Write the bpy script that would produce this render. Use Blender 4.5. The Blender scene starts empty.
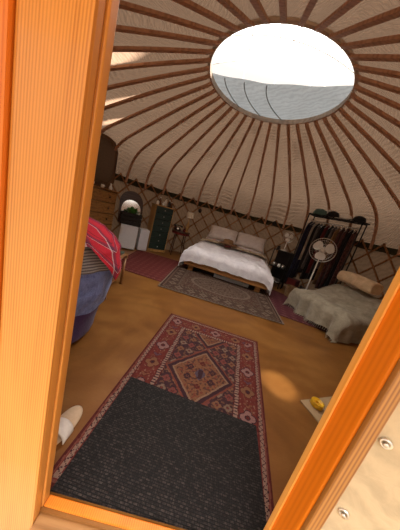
import bpy, bmesh, math, random
from mathutils import Vector, Matrix, noise
random.seed(7)
PI = math.pi
sc = bpy.context.scene
COL = sc.collection

# ------------------------------------------------------------------ yurt data
CX, CY, RW = 0.328, 3.256, 3.173        # yurt centre and wall radius
ZB, ZC, RC = 1.60, 3.11, 0.907          # wall head, crown height, crown radius
CUT = 0.585                             # inner face of the front (door) wall

# ------------------------------------------------------------------ materials
def newmat(name):
    m = bpy.data.materials.new(name); m.use_nodes = True
    nt = m.node_tree
    return m, nt, nt.nodes['Principled BSDF']
def N(nt, t, **kw):
    n = nt.nodes.new(t)
    for k, v in kw.items(): setattr(n, k, v)
    return n
def c4(c): return (c[0], c[1], c[2], 1)
def ramp(nt, fac, stops):
    r = N(nt, 'ShaderNodeValToRGB'); e = r.color_ramp.elements
    e[0].position, e[0].color = stops[0][0], c4(stops[0][1])
    e[1].position, e[1].color = stops[-1][0], c4(stops[-1][1])
    for p, c in stops[1:-1]:
        x = e.new(p); x.color = c4(c)
    nt.links.new(fac, r.inputs[0]); return r.outputs[0]
def coords(nt, scale=(1, 1, 1), kind='Object', rot=(0, 0, 0)):
    t = N(nt, 'ShaderNodeTexCoord'); mp = N(nt, 'ShaderNodeMapping')
    mp.inputs['Scale'].default_value = scale; mp.inputs['Rotation'].default_value = rot
    nt.links.new(t.outputs[kind], mp.inputs[0]); return mp.outputs[0]
def noise_n(nt, vec, scale, detail=4, dist=0.0, rough=.55):
    n = N(nt, 'ShaderNodeTexNoise'); n.inputs['Scale'].default_value = scale
    n.inputs['Detail'].default_value = detail; n.inputs['Distortion'].default_value = dist
    n.inputs['Roughness'].default_value = rough
    nt.links.new(vec, n.inputs['Vector']); return n.outputs['Fac']
def bump(nt, b, h, strength=.3, dist=.01):
    n = N(nt, 'ShaderNodeBump'); n.inputs['Strength'].default_value = strength
    n.inputs['Distance'].default_value = dist
    nt.links.new(h, n.inputs['Height']); nt.links.new(n.outputs[0], b.inputs['Normal'])
def plain(name, col, rough=.6, metal=0, var=.12, scale=30, bmp=.1, spec=.4):
    m, nt, b = newmat(name); v = coords(nt)
    f = noise_n(nt, v, scale)
    nt.links.new(ramp(nt, f, [(.3, [x*(1-var) for x in col]), (.7, [min(1, x*(1+var)) for x in col])]), b.inputs['Base Color'])
    b.inputs['Roughness'].default_value = rough; b.inputs['Metallic'].default_value = metal
    b.inputs['Specular IOR Level'].default_value = spec
    if bmp: bump(nt, b, f, bmp, .004)
    return m
def cloth(name, col, col2=None, scale=90, bmp=.35, fold=6, rough=.9):
    m, nt, b = newmat(name); v = coords(nt)
    col2 = col2 or [x*.72 for x in col]
    f = noise_n(nt, v, fold, 5, .6); g = noise_n(nt, v, scale, 3)
    mx = N(nt, 'ShaderNodeMath', operation='MULTIPLY_ADD'); mx.inputs[1].default_value = .35
    nt.links.new(g, mx.inputs[0]); nt.links.new(f, mx.inputs[2])
    nt.links.new(ramp(nt, mx.outputs[0], [(.45, col2), (.85, col)]), b.inputs['Base Color'])
    b.inputs['Roughness'].default_value = rough; b.inputs['Specular IOR Level'].default_value = .15
    b.inputs['Sheen Weight'].default_value = .15
    bump(nt, b, mx.outputs[0], bmp, .02)
    return m
def wood(name, dark, light, axis=2, grain=26, rough=.42, stretch=.05, coat=0, knots=True, contrast=(.32, .68), spec=.4):
    """long grained timber; axis = direction of the grain in object space"""
    m, nt, b = newmat(name)
    s = [1, 1, 1]; s[axis] = stretch
    v = coords(nt, s)
    n1 = noise_n(nt, v, grain, 5, 1.2); n2 = noise_n(nt, v, grain*4.5, 3, .3)
    w = N(nt, 'ShaderNodeTexWave', wave_type='RINGS'); w.inputs['Scale'].default_value = grain*.35
    w.inputs['Distortion'].default_value = 9; w.inputs['Detail'].default_value = 2; w.inputs['Detail Scale'].default_value = 1.2
    nt.links.new(v, w.inputs['Vector'])
    a = N(nt, 'ShaderNodeMath', operation='MULTIPLY_ADD'); a.inputs[1].default_value = .3
    nt.links.new(w.outputs['Fac'], a.inputs[0]); nt.links.new(n1, a.inputs[2])
    a2 = N(nt, 'ShaderNodeMath', operation='MULTIPLY_ADD'); a2.inputs[1].default_value = .25
    nt.links.new(n2, a2.inputs[0]); nt.links.new(a.outputs[0], a2.inputs[2])
    mid = [(x+y)/2 for x, y in zip(dark, light)]
    nt.links.new(ramp(nt, a2.outputs[0], [(contrast[0]+.15, dark), ((contrast[0]+contrast[1])/2+.15, mid), (contrast[1]+.2, light)]), b.inputs['Base Color'])
    b.inputs['Roughness'].default_value = rough; b.inputs['Coat Weight'].default_value = coat
    b.inputs['Specular IOR Level'].default_value = spec
    bump(nt, b, a2.outputs[0], .12, .003)
    return m
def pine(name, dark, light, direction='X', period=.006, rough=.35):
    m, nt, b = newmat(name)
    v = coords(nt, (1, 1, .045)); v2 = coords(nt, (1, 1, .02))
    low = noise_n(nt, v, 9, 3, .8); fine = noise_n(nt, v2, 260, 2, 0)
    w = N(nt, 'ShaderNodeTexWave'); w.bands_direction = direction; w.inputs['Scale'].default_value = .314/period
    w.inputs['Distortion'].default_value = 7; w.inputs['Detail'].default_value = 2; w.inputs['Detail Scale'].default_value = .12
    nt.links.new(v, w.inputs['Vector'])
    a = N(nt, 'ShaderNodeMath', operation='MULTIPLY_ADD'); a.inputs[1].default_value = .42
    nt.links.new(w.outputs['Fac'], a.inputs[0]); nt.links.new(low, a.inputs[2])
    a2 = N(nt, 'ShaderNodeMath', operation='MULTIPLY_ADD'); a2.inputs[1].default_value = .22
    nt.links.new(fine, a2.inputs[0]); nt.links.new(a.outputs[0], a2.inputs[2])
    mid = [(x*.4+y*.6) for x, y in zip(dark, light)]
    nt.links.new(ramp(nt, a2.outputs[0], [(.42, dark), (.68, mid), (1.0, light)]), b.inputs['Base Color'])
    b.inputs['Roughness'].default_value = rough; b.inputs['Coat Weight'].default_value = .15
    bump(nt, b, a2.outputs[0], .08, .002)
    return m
def vcol(name, rough=.9, bmp=.3, scale=160, mul=1.0):
    m, nt, b = newmat(name)
    a = N(nt, 'ShaderNodeVertexColor'); a.layer_name = 'Col'
    v = coords(nt); f = noise_n(nt, v, scale, 3)
    r = ramp(nt, f, [(.3, (.72*mul,)*3), (.7, (1.12*mul,)*3)])
    mx = N(nt, 'ShaderNodeMix', data_type='RGBA', blend_type='MULTIPLY'); mx.inputs[0].default_value = 1
    nt.links.new(a.outputs[0], mx.inputs[6]); nt.links.new(r, mx.inputs[7])
    nt.links.new(mx.outputs[2], b.inputs['Base Color'])
    b.inputs['Roughness'].default_value = rough; b.inputs['Specular IOR Level'].default_value = .15
    bump(nt, b, f, bmp, .004)
    return m
def canvas(name, col, trans, rip=1.0, tint=None, scale=(1, 1, 1), thin=None, uv=False):
    """woven canvas that lets daylight through; thin = panels of a single layer (centre, size)"""
    m, nt, b = newmat(name); out = nt.nodes['Material Output']
    v = coords(nt, (5, 26, 1), 'UV', (0, 0, .0)) if uv else coords(nt, scale)
    fine = noise_n(nt, v, 1.6 if uv else 16, 4, 1.4 if uv else 1.8)
    wv = N(nt, 'ShaderNodeTexWave'); wv.inputs['Scale'].default_value = .55 if uv else 5; wv.inputs['Distortion'].default_value = 6 if uv else 7
    wv.inputs['Detail'].default_value = 3; wv.inputs['Detail Scale'].default_value = 1.6; wv.bands_direction = 'DIAGONAL'
    nt.links.new(v, wv.inputs['Vector'])
    a = N(nt, 'ShaderNodeMath', operation='MULTIPLY_ADD'); a.inputs[1].default_value = .5
    nt.links.new(wv.outputs['Fac'], a.inputs[0]); nt.links.new(fine, a.inputs[2])
    a.inputs[1].default_value = .45
    colr = ramp(nt, a.outputs[0], [(.35, [x*.8 for x in col]), (.95, col)])
    nt.links.new(colr, b.inputs['Base Color'])
    b.inputs['Roughness'].default_value = .8; b.inputs['Specular IOR Level'].default_value = .2
    bump(nt, b, a.outputs[0], (.8 if uv else .55)*rip, .05 if uv else .035)
    t = N(nt, 'ShaderNodeBsdfTranslucent')
    tc = tint or col
    tr = ramp(nt, a.outputs[0], [(.3, [x*.72 for x in tc]), (.95, tc)]); nt.links.new(tr, t.inputs['Color'])
    mx = N(nt, 'ShaderNodeMixShader'); mx.inputs[0].default_value = trans
    if thin:  # sun patches imitated by more translucent spots
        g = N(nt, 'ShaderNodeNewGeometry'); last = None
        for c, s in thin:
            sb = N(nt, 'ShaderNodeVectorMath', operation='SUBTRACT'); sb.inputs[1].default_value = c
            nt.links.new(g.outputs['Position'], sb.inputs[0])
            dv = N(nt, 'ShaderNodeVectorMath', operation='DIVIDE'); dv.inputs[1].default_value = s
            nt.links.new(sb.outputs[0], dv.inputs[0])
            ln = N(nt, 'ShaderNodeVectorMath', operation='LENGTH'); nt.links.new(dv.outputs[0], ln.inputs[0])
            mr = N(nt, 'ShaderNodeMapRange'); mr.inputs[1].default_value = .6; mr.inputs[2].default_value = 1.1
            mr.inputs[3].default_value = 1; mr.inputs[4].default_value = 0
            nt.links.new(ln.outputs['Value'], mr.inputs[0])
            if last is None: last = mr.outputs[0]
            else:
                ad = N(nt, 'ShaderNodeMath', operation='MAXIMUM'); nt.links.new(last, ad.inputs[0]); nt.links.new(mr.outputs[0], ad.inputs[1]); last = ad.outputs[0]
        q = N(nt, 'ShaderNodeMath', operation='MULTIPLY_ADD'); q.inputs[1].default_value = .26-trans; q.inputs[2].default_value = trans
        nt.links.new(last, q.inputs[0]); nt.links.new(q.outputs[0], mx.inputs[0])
    nt.links.new(b.outputs[0], mx.inputs[1]); nt.links.new(t.outputs[0], mx.inputs[2])
    nt.links.new(mx.outputs[0], out.inputs['Surface'])
    return m

# ------------------------------------------------------------------ mesh helpers
def link(name, bm, mat, parent=None, smooth=False, loc=None, mw=None):
    me = bpy.data.meshes.new(name)
    bmesh.ops.recalc_face_normals(bm, faces=bm.faces)
    bm.to_mesh(me); bm.free()
    o = bpy.data.objects.new(name, me); COL.objects.link(o)
    if isinstance(mat, (list, tuple)):
        for x in mat: me.materials.append(x)
    else: me.materials.append(mat)
    if smooth:
        for p in me.polygons: p.use_smooth = True
    if parent is not None: o.parent = parent
    if loc is not None: o.location = loc
    return o
def tag(o, label=None, cat=None, group=None, kind=None):
    if label: o['label'] = label
    if cat: o['category'] = cat
    if group: o['group'] = group
    if kind: o['kind'] = kind
    return o
def thing(name, label, cat, loc=(0, 0, 0), rz=0, group=None):
    o = bpy.data.objects.new(name, None); COL.objects.link(o)
    o.empty_display_size = .1; o.location = loc; o.rotation_euler = (0, 0, rz)
    return tag(o, label, cat, group)
def B(): return bmesh.new()
def box(bm, lo, hi, bev=0, mat=None, seg=2):
    lo, hi = Vector(lo), Vector(hi)
    r = bmesh.ops.create_cube(bm, size=1)
    for v in r['verts']:
        v.co = Vector([lo[i] + (v.co[i]+.5)*(hi[i]-lo[i]) for i in range(3)])
    vs = r['verts']
    if bev:
        es = list({e for v in vs for e in v.link_edges})
        q = bmesh.ops.bevel(bm, geom=es, offset=bev, segments=seg, affect='EDGES', profile=.6)
        vs = list({v for f in q['faces'] for v in f.verts} | {v for v in vs if v.is_valid})
    if mat is not None:
        for v in vs: v.co = mat @ v.co
    return vs
def boxo(name, lo, hi, mat, parent=None, bev=.004, kind=None):
    bm = B(); box(bm, lo, hi, bev); o = link(name, bm, mat, parent)
    if kind: tag(o, kind=kind)
    return o
def tube(bm, pts, r, n=8, cap=True, flat=None):
    """round tube along points; r number or list; flat=(width, thickness, normal fn) unused"""
    pts = [Vector(p) for p in pts]; rings = []
    up = Vector((0, 0, 1)); prev = None
    for i, p in enumerate(pts):
        d = (pts[min(i+1, len(pts)-1)] - pts[max(i-1, 0)]).normalized()
        if prev is None:
            a = d.cross(up)
            if a.length < .05: a = d.cross(Vector((1, 0, 0)))
            a.normalize()
        else:
            a = (prev - d*prev.dot(d)).normalized()
        prev = a; b = d.cross(a)
        rr = r[i] if isinstance(r, (list, tuple)) else r
        rings.append([bm.verts.new(p + a*math.cos(2*PI*k/n)*rr + b*math.sin(2*PI*k/n)*rr) for k in range(n)])
    for i in range(len(rings)-1):
        for k in range(n):
            bm.faces.new((rings[i][k], rings[i][(k+1) % n], rings[i+1][(k+1) % n], rings[i+1][k]))
    if cap: bm.faces.new(rings[0][::-1]); bm.faces.new(rings[-1])
def strip(bm, pts, nrm, w, t):
    """flat bar along pts; nrm list of normals, w width, t thickness"""
    rings = []
    for i, p in enumerate(pts):
        p = Vector(p); d = (Vector(pts[min(i+1, len(pts)-1)]) - Vector(pts[max(i-1, 0)])).normalized()
        n = Vector(nrm[i]); n = (n - d*n.dot(d)).normalized(); s = d.cross(n)
        rings.append([bm.verts.new(p + s*a*w/2 + n*b*t/2) for a, b in ((-1, -1), (1, -1), (1, 1), (-1, 1))])
    for i in range(len(rings)-1):
        for k in range(4):
            bm.faces.new((rings[i][k], rings[i][(k+1) % 4], rings[i+1][(k+1) % 4], rings[i+1][k]))
    bm.faces.new(rings[0][::-1]); bm.faces.new(rings[-1])
def lathe(bm, prof, c=(0, 0, 0), n=20, sx=1, sy=1, mat=None):
    c = Vector(c); rings = []
    for r, z in prof:
        if r < 1e-5: rings.append([bm.verts.new(c+Vector((0, 0, z)))])
        else: rings.append([bm.verts.new(c+Vector((r*math.cos(2*PI*k/n)*sx, r*math.sin(2*PI*k/n)*sy, z))) for k in range(n)])
    for a, b in zip(rings, rings[1:]):
        for k in range(n):
            k2 = (k+1) % n
            if len(a) == 1 and len(b) == 1: continue
            if len(a) == 1: bm.faces.new((a[0], b[k], b[k2]))
            elif len(b) == 1: bm.faces.new((a[k], a[k2], b[0]))
            else: bm.faces.new((a[k], a[k2], b[k2], b[k]))
    if mat is not None:
        for rg in rings:
            for v in rg: v.co = mat @ v.co
def grid(bm, fn, nu, nv, thick=0, closed_u=False):
    """surface from fn(u,v)->(x,y,z); optional thickness"""
    V = [[bm.verts.new(Vector(fn(i/nu, j/nv))) for j in range(nv+1)] for i in range(nu+1)]
    F = []
    for i in range(nu):
        for j in range(nv):
            F.append(bm.faces.new((V[i][j], V[i+1][j], V[i+1][j+1], V[i][j+1])))
    if thick:
        bm.normal_update()
        bmesh.ops.solidify(bm, geom=F, thickness=thick)
    return F
def colgrid(name, fn, colfn, nu, nv, mat, parent=None, thick=0, smooth=True):
    bm = B(); lay = bm.loops.layers.float_color.new('Col')
    V = [[bm.verts.new(Vector(fn(i/nu, j/nv))) for j in range(nv+1)] for i in range(nu+1)]
    fs = []
    for i in range(nu):
        for j in range(nv):
            f = bm.faces.new((V[i][j], V[i+1][j], V[i+1][j+1], V[i][j+1])); fs.append(f)
            c = c4(colfn((i+.5)/nu, (j+.5)/nv))
            for l in f.loops: l[lay] = c
    if thick:
        bm.normal_update(); bmesh.ops.solidify(bm, geom=fs, thickness=thick)
    return link(name, bm, mat, parent, smooth)
def nz(x, y, z=0, s=1.0): return noise.noise(Vector((x*s, y*s, z*s)))
def sm(x, a, b):
    t = max(0, min(1, (x-a)/(b-a))); return t*t*(3-2*t)
def text(name, body, size, mat, parent=None):
    pass

# ------------------------------------------------------------------ material set
M = {}
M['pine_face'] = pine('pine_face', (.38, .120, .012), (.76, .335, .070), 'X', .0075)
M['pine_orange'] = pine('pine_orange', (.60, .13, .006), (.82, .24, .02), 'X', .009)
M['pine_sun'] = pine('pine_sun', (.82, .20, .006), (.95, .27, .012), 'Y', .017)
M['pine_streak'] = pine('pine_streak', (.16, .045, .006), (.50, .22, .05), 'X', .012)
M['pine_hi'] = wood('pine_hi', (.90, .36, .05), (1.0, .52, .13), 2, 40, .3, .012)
M['step'] = wood('step_wood', (.20, .085, .025), (.36, .18, .065), 0, 20, .5, .06)
M['pole'] = wood('pole_wood', (.34, .165, .095), (.50, .27, .165), 2, 20, .6, .2, spec=.2)
M['cordgrey'] = plain('grey_cord', (.33, .35, .36), .8)
M['ring'] = wood('ring_wood', (.40, .30, .23), (.56, .44, .34), 0, 16, .6, .3)
M['strut'] = plain('pale_strut', (.75, .72, .68), .6)  # colour paled to imitate the sky bloom that washes the struts out
M['lattice'] = wood('lattice_wood', (.17, .070, .025), (.30, .135, .055), 2, 20, .6, .2, spec=.2)
M['bedwood'] = wood('bed_wood', (.23, .10, .03), (.46, .22, .07), 0, 20, .4, .06)
M['chestpine'] = wood('antique_pine', (.16, .065, .016), (.33, .15, .04), 1, 16, .4, .08)
M['sidepine'] = wood('side_pine', (.36, .19, .06), (.58, .34, .12), 2, 16, .45, .06)
M['darkwood'] = wood('dark_wood', (.03, .012, .006), (.085, .035, .016), 0, 16, .35, .08)
M['midwood'] = wood('bent_wood', (.16, .07, .025), (.32, .15, .06), 2, 18, .4, .1)
M['lid'] = wood('mirror_wood', (.045, .02, .008), (.12, .055, .02), 2, 9, .35, .1)
M['green'] = plain('green_paint', (.020, .042, .036), .45, var=.2)
M['white'] = plain('white_enamel', (.72, .73, .76), .4, var=.03)
M['plastic'] = plain('white_plastic', (.88, .84, .78), .35, var=.03, bmp=0)
M['black'] = plain('black_metal', (.010, .009, .008), .4, var=.2)
M['blackbox'] = plain('black_crate', (.012, .008, .007), .5, var=.3)
M['duvet'] = cloth('white_duvet', (.86, .83, .86), (.66, .63, .68), 60, .5, 7)
M['pillow'] = cloth('white_pillowcase', (.86, .80, .79), (.70, .64, .64), 60, .4, 8)
M['cream'] = cloth('cream_blanket', (.56, .46, .33), (.40, .31, .21), 70, .4, 10)
M['bolster'] = cloth('beige_bolster', (.82, .60, .38), (.60, .42, .25), 80, .5, 9)
M['sage'] = cloth('sage_throw', (.42, .37, .28), (.24, .205, .15), 120, .55, 8)
M['sheet'] = cloth('grey_sheet', (.48, .44, .38), (.30, .27, .23), 80, .5, 6)
M['denim'] = cloth('blue_throw', (.22, .29, .62), (.12, .165, .42), 75, .8, 16)
M['purple'] = cloth('purple_upholstery', (.085, .045, .16), (.05, .028, .11), 60, .4, 6)
M['greencush'] = cloth('green_cushion', (.075, .10, .075), (.04, .055, .04), 60, .4, 6)
M['navy'] = cloth('navy_cloth', (.02, .022, .05), (.01, .01, .02))
M['blackcloth'] = cloth('black_cloth', (.018, .015, .015), (.008, .007, .007))
M['tan'] = cloth('tan_cloth', (.33, .19, .085), (.17, .09, .04))
M['ivory'] = cloth('ivory_cloth', (.55, .47, .38), (.35, .28, .2))
M['maroon'] = cloth('maroon_cloth', (.16, .022, .018), (.07, .01, .01))
M['teal'] = cloth('teal_cloth', (.11, .19, .17), (.05, .10, .09))
M['greycloth'] = cloth('grey_cloth', (.16, .14, .13), (.08, .07, .065))
M['hatbrown'] = cloth('brown_felt', (.32, .17, .08), (.18, .09, .04))
M['leaf'] = plain('leaf_green', (.06, .19, .025), .45, var=.4, scale=14)
M['belt'] = cloth('dark_belt', (.055, .048, .022), (.025, .02, .010), 60, .4, 14)
M['steel'] = plain('steel', (.75, .74, .72), .28, 1, .05, 40, 0)
M['mirror'] = plain('mirror_glass', (.95, .95, .95), .12, 1, .02, 8, 0)
M['yellow'] = plain('yellow_rubber', (.80, .46, .02), .4, var=.2)
M['paper'] = plain('pale_board', (.40, .28, .16), .5, var=.05)
M['shade'] = plain('lamp_shade_cloth', (.80, .72, .58), .8, var=.05)
M['slip'] = cloth('slipper_cloth', (.70, .52, .36), (.56, .40, .26), 60, .3, 8)
M['slipw'] = cloth('slipper_strap', (.80, .74, .68), (.62, .55, .5), 60, .3, 8)
M['rug'] = vcol('woven_rug')
M['rugfine'] = vcol('woven_blanket', scale=220)
SUN_PATCHES = [((-1.72, 2.80, 2.64), (.55, .12, .5)), ((-1.98, 3.60, 2.52), (.52, .09, .5)), ((-2.16, 4.02, 2.40), (.26, .06, .4))]  # sun patches on the left roof, put into the canvas as more translucent spots
M['roof'] = canvas('roof_canvas', (.35, .26, .195), .045, 1.0, (.56, .37, .25), thin=SUN_PATCHES, uv=True)
M['wallc'] = canvas('wall_canvas', (.30, .215, .15), .04, .2, (.44, .28, .17))
M['cover'] = canvas('crown_canvas', (.40, .41, .41), .06, .06, (.56, .62, .66))
M['outer'] = canvas('outer_canvas', (.66, .53, .35), .05, .12)

# floor: varnished birch ply with swirling figure
m, nt, b = newmat('varnished_ply'); v = coords(nt, (1, 1, 1))
n0 = noise_n(nt, v, 1.3, 3, 1.5)
w = N(nt, 'ShaderNodeTexWave', wave_type='RINGS'); w.inputs['Scale'].default_value = 1.1
w.inputs['Distortion'].default_value = 16; w.inputs['Detail'].default_value = 3; w.inputs['Detail Scale'].default_value = .9
nt.links.new(v, w.inputs['Vector'])
n2 = noise_n(nt, coords(nt, (1, 3, 1)), 22, 4, 1)
a = N(nt, 'ShaderNodeMath', operation='MULTIPLY_ADD'); a.inputs[1].default_value = .13
nt.links.new(w.outputs['Fac'], a.inputs[0]); nt.links.new(n0, a.inputs[2])
a2 = N(nt, 'ShaderNodeMath', operation='MULTIPLY_ADD'); a2.inputs[1].default_value = .2
nt.links.new(n2, a2.inputs[0]); nt.links.new(a.outputs[0], a2.inputs[2])
nt.links.new(ramp(nt, a2.outputs[0], [(.38, (.165, .062, .012)), (.65, (.225, .090, .019)), (.92, (.30, .135, .034))]), b.inputs['Base Color'])
b.inputs['Roughness'].default_value = .38; b.inputs['Specular IOR Level'].default_value = .35
M['floor'] = m

# doormat: black rubber with a basket weave of raised bars
m, nt, b = newmat('black_rubber_weave')
mp = coords(nt, (1, 1, 1), 'Object', (0, 0, math.radians(4)))
br = N(nt, 'ShaderNodeTexBrick'); br.inputs['Scale'].default_value = 1; br.offset = .5
br.inputs['Mortar Size'].default_value = .0024; br.inputs['Brick Width'].default_value = .022; br.inputs['Row Height'].default_value = .0115
br.inputs['Mortar Smooth'].default_value = .6
br.inputs['Color1'].default_value = (1, 1, 1, 1); br.inputs['Color2'].default_value = (.7, .7, .7, 1); br.inputs['Mortar'].default_value = (0, 0, 0, 1)
nt.links.new(mp, br.inputs['Vector'])
g = noise_n(nt, mp, 60, 3)
mm = N(nt, 'ShaderNodeMath', operation='MULTIPLY'); nt.links.new(br.outputs['Color'], mm.inputs[0]); nt.links.new(g, mm.inputs[1])
nt.links.new(ramp(nt, mm.outputs[0], [(.05, (.003, .0025, .0025)), (.38, (.015, .0115, .0115)), (.62, (.060, .047, .042))]), b.inputs['Base Color'])
b.inputs['Roughness'].default_value = .6; b.inputs['Specular IOR Level'].default_value = .22
bump(nt, b, mm.outputs[0], .8, .006)
M['mat'] = m

# ------------------------------------------------------------------ shell
def wallpt(a, r, z): return Vector((CX + r*math.sin(a), CY + r*math.cos(a), z))   # a = 0 at the far side

bm = B()                                            # floor disc cut at the door
ring_ = []
for k in range(96):
    p = wallpt(2*PI*k/96, RW+.03, 0)
    p.y = max(p.y, .535); ring_.append(bm.verts.new(p))
bm.faces.new(ring_)
r_ = bmesh.ops.extrude_face_region(bm, geom=bm.faces[:])
for v in [g for g in r_['geom'] if isinstance(g, bmesh.types.BMVert)]: v.co.z -= .04
bmesh.ops.remove_doubles(bm, verts=bm.verts, dist=1e-5)
tag(link('floor', bm, M['floor']), kind='structure')

def profile(t):
    """roof profile (radius, height) for t 0..1: straight rafter then the bend down to the wall head"""
    L = .70
    if t < L:
        k = t/L; return RC + (2.62-RC)*k, ZC + (2.36-ZC)*k + .02*math.sin(PI*k)
    k = (t-L)/(1-L)
    P = [(2.62, 2.36), (2.95, 2.21), (3.15, 2.03), (RW+.045, ZB-.08)]
    r = sum(c*q[0] for c, q in zip(((1-k)**3, 3*k*(1-k)**2, 3*k*k*(1-k), k**3), P))
    z = sum(c*q[1] for c, q in zip(((1-k)**3, 3*k*(1-k)**2, 3*k*k*(1-k), k**3), P))
    return r, z
NR = 38
A0 = math.radians(2.5)
# roof canvas: sags a little between the rafters and wrinkles
bm = B(); UVL = bm.loops.layers.uv.new('UVMap')
NU = NR*8; NV = 170
V = []
for i in range(NU):
    a = A0 + 2*PI*i/NU; row = []
    ph = (i % 8)/8
    for j in range(NV+1):
        t = j/NV; r, z = profile(t)
        bulge = .030*math.sin(PI*ph)*min(1, t*3)
        rA = .5+nz(int(i/8)*3.7, 1.3, 4)            # each panel gathers differently
        wr = .0085*math.sin(t*(215+60*rA) + 7*nz(i*.11, t*5) + ph*3.2) * math.sin(PI*ph)**.6 * (.15+abs(nz(i*.13, t*5, 2))*3)
        p = wallpt(a, r + .012 + bulge*.35 + wr*.4, z + .020 + bulge + wr)
        row.append(bm.verts.new(p))
    V.append(row)
for i in range(NU):
    for j in range(NV):
        q = (V[i][j], V[(i+1) % NU][j], V[(i+1) % NU][j+1], V[i][j+1])
        f = bm.faces.new(q)
        for l, (ii, jj) in zip(f.loops, ((i, j), (i+1, j), (i+1, j+1), (i, j+1))):
            ang = 2*PI*ii/NU; l[UVL].uv = (ang*2.2, jj/NV*2.9 + .10*math.sin(ang*19) + .35*((ii/8) % 1 if ii % 8 or ii == i else 1.0))
geom = bm.verts[:] + bm.edges[:] + bm.faces[:]
bmesh.ops.bisect_plane(bm, geom=geom, plane_co=(0, CUT, 0), plane_no=(0, -1, 0), clear_outer=True)
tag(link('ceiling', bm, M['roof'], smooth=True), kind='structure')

# wall canvas
def in_wall(p): return p.y > CUT
bm = B(); NU = 240; V = []
for i in range(NU+1):
    a = -math.radians(147.2) + 2*math.radians(147.2)*i/NU; row = []
    for j in range(9):
        z = -.01 + (ZB+.03)*j/8
        bl = .012*nz(a*9, z*4, 3)
        row.append(bm.verts.new(wallpt(a, RW + .028 + bl, z)))
    V.append(row)
for i in range(NU):
    for j in range(8):
        bm.faces.new((V[i][j], V[i+1][j], V[i+1][j+1], V[i][j+1]))
tag(link('wall_back', bm, M['wallc'], smooth=True), kind='structure')

# front wall around the doorway (flat chord)
def front_piece(bm, x0, x1, z0, ztop):
    n = 12
    lo = [bm.verts.new((x0+(x1-x0)*k/n, CUT-.01, z0)) for k in range(n+1)]
    hi = [bm.verts.new((x0+(x1-x0)*k/n, CUT-.01, ztop(x0+(x1-x0)*k/n))) for k in range(n+1)]
    F = [bm.faces.new((lo[k], lo[k+1], hi[k+1], hi[k])) for k in range(n)]
def roof_z(x, y=CUT-.01):
    rr = math.hypot(x-CX, y-CY)
    for k in range(200):
        r, z = profile(k/199)
        if r >= rr: return z
    return ZB
bm = B()
front_piece(bm, CX-1.72, -.40, 0, roof_z); front_piece(bm, .62, CX+1.72, 0, roof_z); front_piece(bm, -.40, .62, 2.0, roof_z)
bmesh.ops.remove_doubles(bm, verts=bm.verts, dist=1e-5)
tag(link('wall_front', bm, M['outer']), kind='structure')

# rafters
def rib_mesh(a):
    bm = B(); pts = []; nr = []
    for j in range(27):
        t = j/26; r, z = profile(t); pts.append(wallpt(a, max(r-.022-.045*t, RC+.006 if j == 0 else 0), z-.010))
    pts = [p for p in pts if p.y > CUT+.02]; m_ = len(pts)
    n = []
    for j in range(m_):
        d = pts[min(j+1, m_-1)] - pts[max(j-1, 0)]
        n.append(Vector((math.cos(a), -math.sin(a), 0)).cross(d).normalized())
    strip(bm, pts, n, .050, .026)
    return bm
for k in range(NR):
    a = A0 + 2*PI*k/NR
    pe = wallpt(a, RW, 0)
    o = link('roof_rafter', rib_mesh(a), M['pole'])
    tag(o, 'bent brown roof rafter running from the crown ring down to the wall trellis', 'rafter', 'bent rafters of the roof')

# belts at the wall head (dark woven strap behind the trellis)
bm = B(); V = []
for i in range(161):
    a = -math.radians(146) + 2*math.radians(146)*i/160
    V.append([bm.verts.new(wallpt(a, RW+.004, ZB-.105+.01*math.sin(a*31))), bm.verts.new(wallpt(a, RW+.004, ZB+.02+.008*math.sin(a*23)))])
for i in range(160): bm.faces.new((V[i][0], V[i+1][0], V[i+1][1], V[i][1]))
tag(link('wall_strap', bm, M['belt']), 'dark olive woven strap running around the wall head behind the trellis', 'strap')

# trellis: two layers of slats forming diamonds
bm = B(); NS = 38
span = math.radians(27)
amax = math.radians(145)
for lay in (0, 1):
    for k in range(-4, NS+4):
        a0 = -amax + 2*amax*k/NS
        pts = []; nr = []
        for j in range(13):
            z = .03 + (ZB+.07-.03)*j/12
            a = a0 + (span*(j/12) if lay == 0 else -span*(j/12))
            if abs(a) > amax: continue
            rr = RW - .012 - .012*lay
            pts.append(wallpt(a, rr, z)); nr.append(Vector((math.sin(a), math.cos(a), 0)))
        if len(pts) > 2: strip(bm, pts, nr, .032, .010)
tag(link('trellis_wall', bm, M['lattice']), 'brown wooden diamond trellis lining the round canvas wall', 'trellis')

# crown ring + bent struts
crown = thing('skylight_frame', 'round wooden crown ring with bent struts at the top of the roof', 'crown', (CX, CY, ZC))
bm = B()
prof = [(RC-.004, -.016), (RC+.03, -.012), (RC+.03, .05), (RC-.004, .05), (RC-.004, -.016)]
lathe(bm, prof, n=72)
link('crown_ring', bm, M['ring'], crown, smooth=False)
for k in range(3):
    for s in (0, 1):
        y = (-.46 + .46*k); h = math.sqrt(max(.01, (RC-.02)**2 - y*y)); pts = []
        for j in range(17):
            x = -h + 2*h*j/16
            zz = .05 + .20*(1-(x*x+y*y)/(RC*RC))
            pts.append((x, y, zz) if s == 0 else (y, x, zz+.012))
        bm = B(); tube(bm, pts, .005, 6); link('strut', bm, M['strut'], crown, smooth=True)

for x0, x1 in ((-.70, -.42), (-.42, -.02), (-.12, .34)):  # grey tubes under the cover, added as the struts' shadows on the cloth
    pts = []
    y0 = -.08-.27*x0+.02; y1 = math.sqrt((RC-.03)**2-x1*x1)
    for j in range(13):
        t = j/12; x = x0+(x1-x0)*t**1.6; y = y0+(y1-y0)*t
        kk = max(0, 1-(x*x+y*y)/(RC*RC)); pts.append((x, y, .052-.06*kk-.018))
    bm = B(); tube(bm, pts, .007, 5); link('cord', bm, M['cordgrey'], crown, smooth=True)
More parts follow.
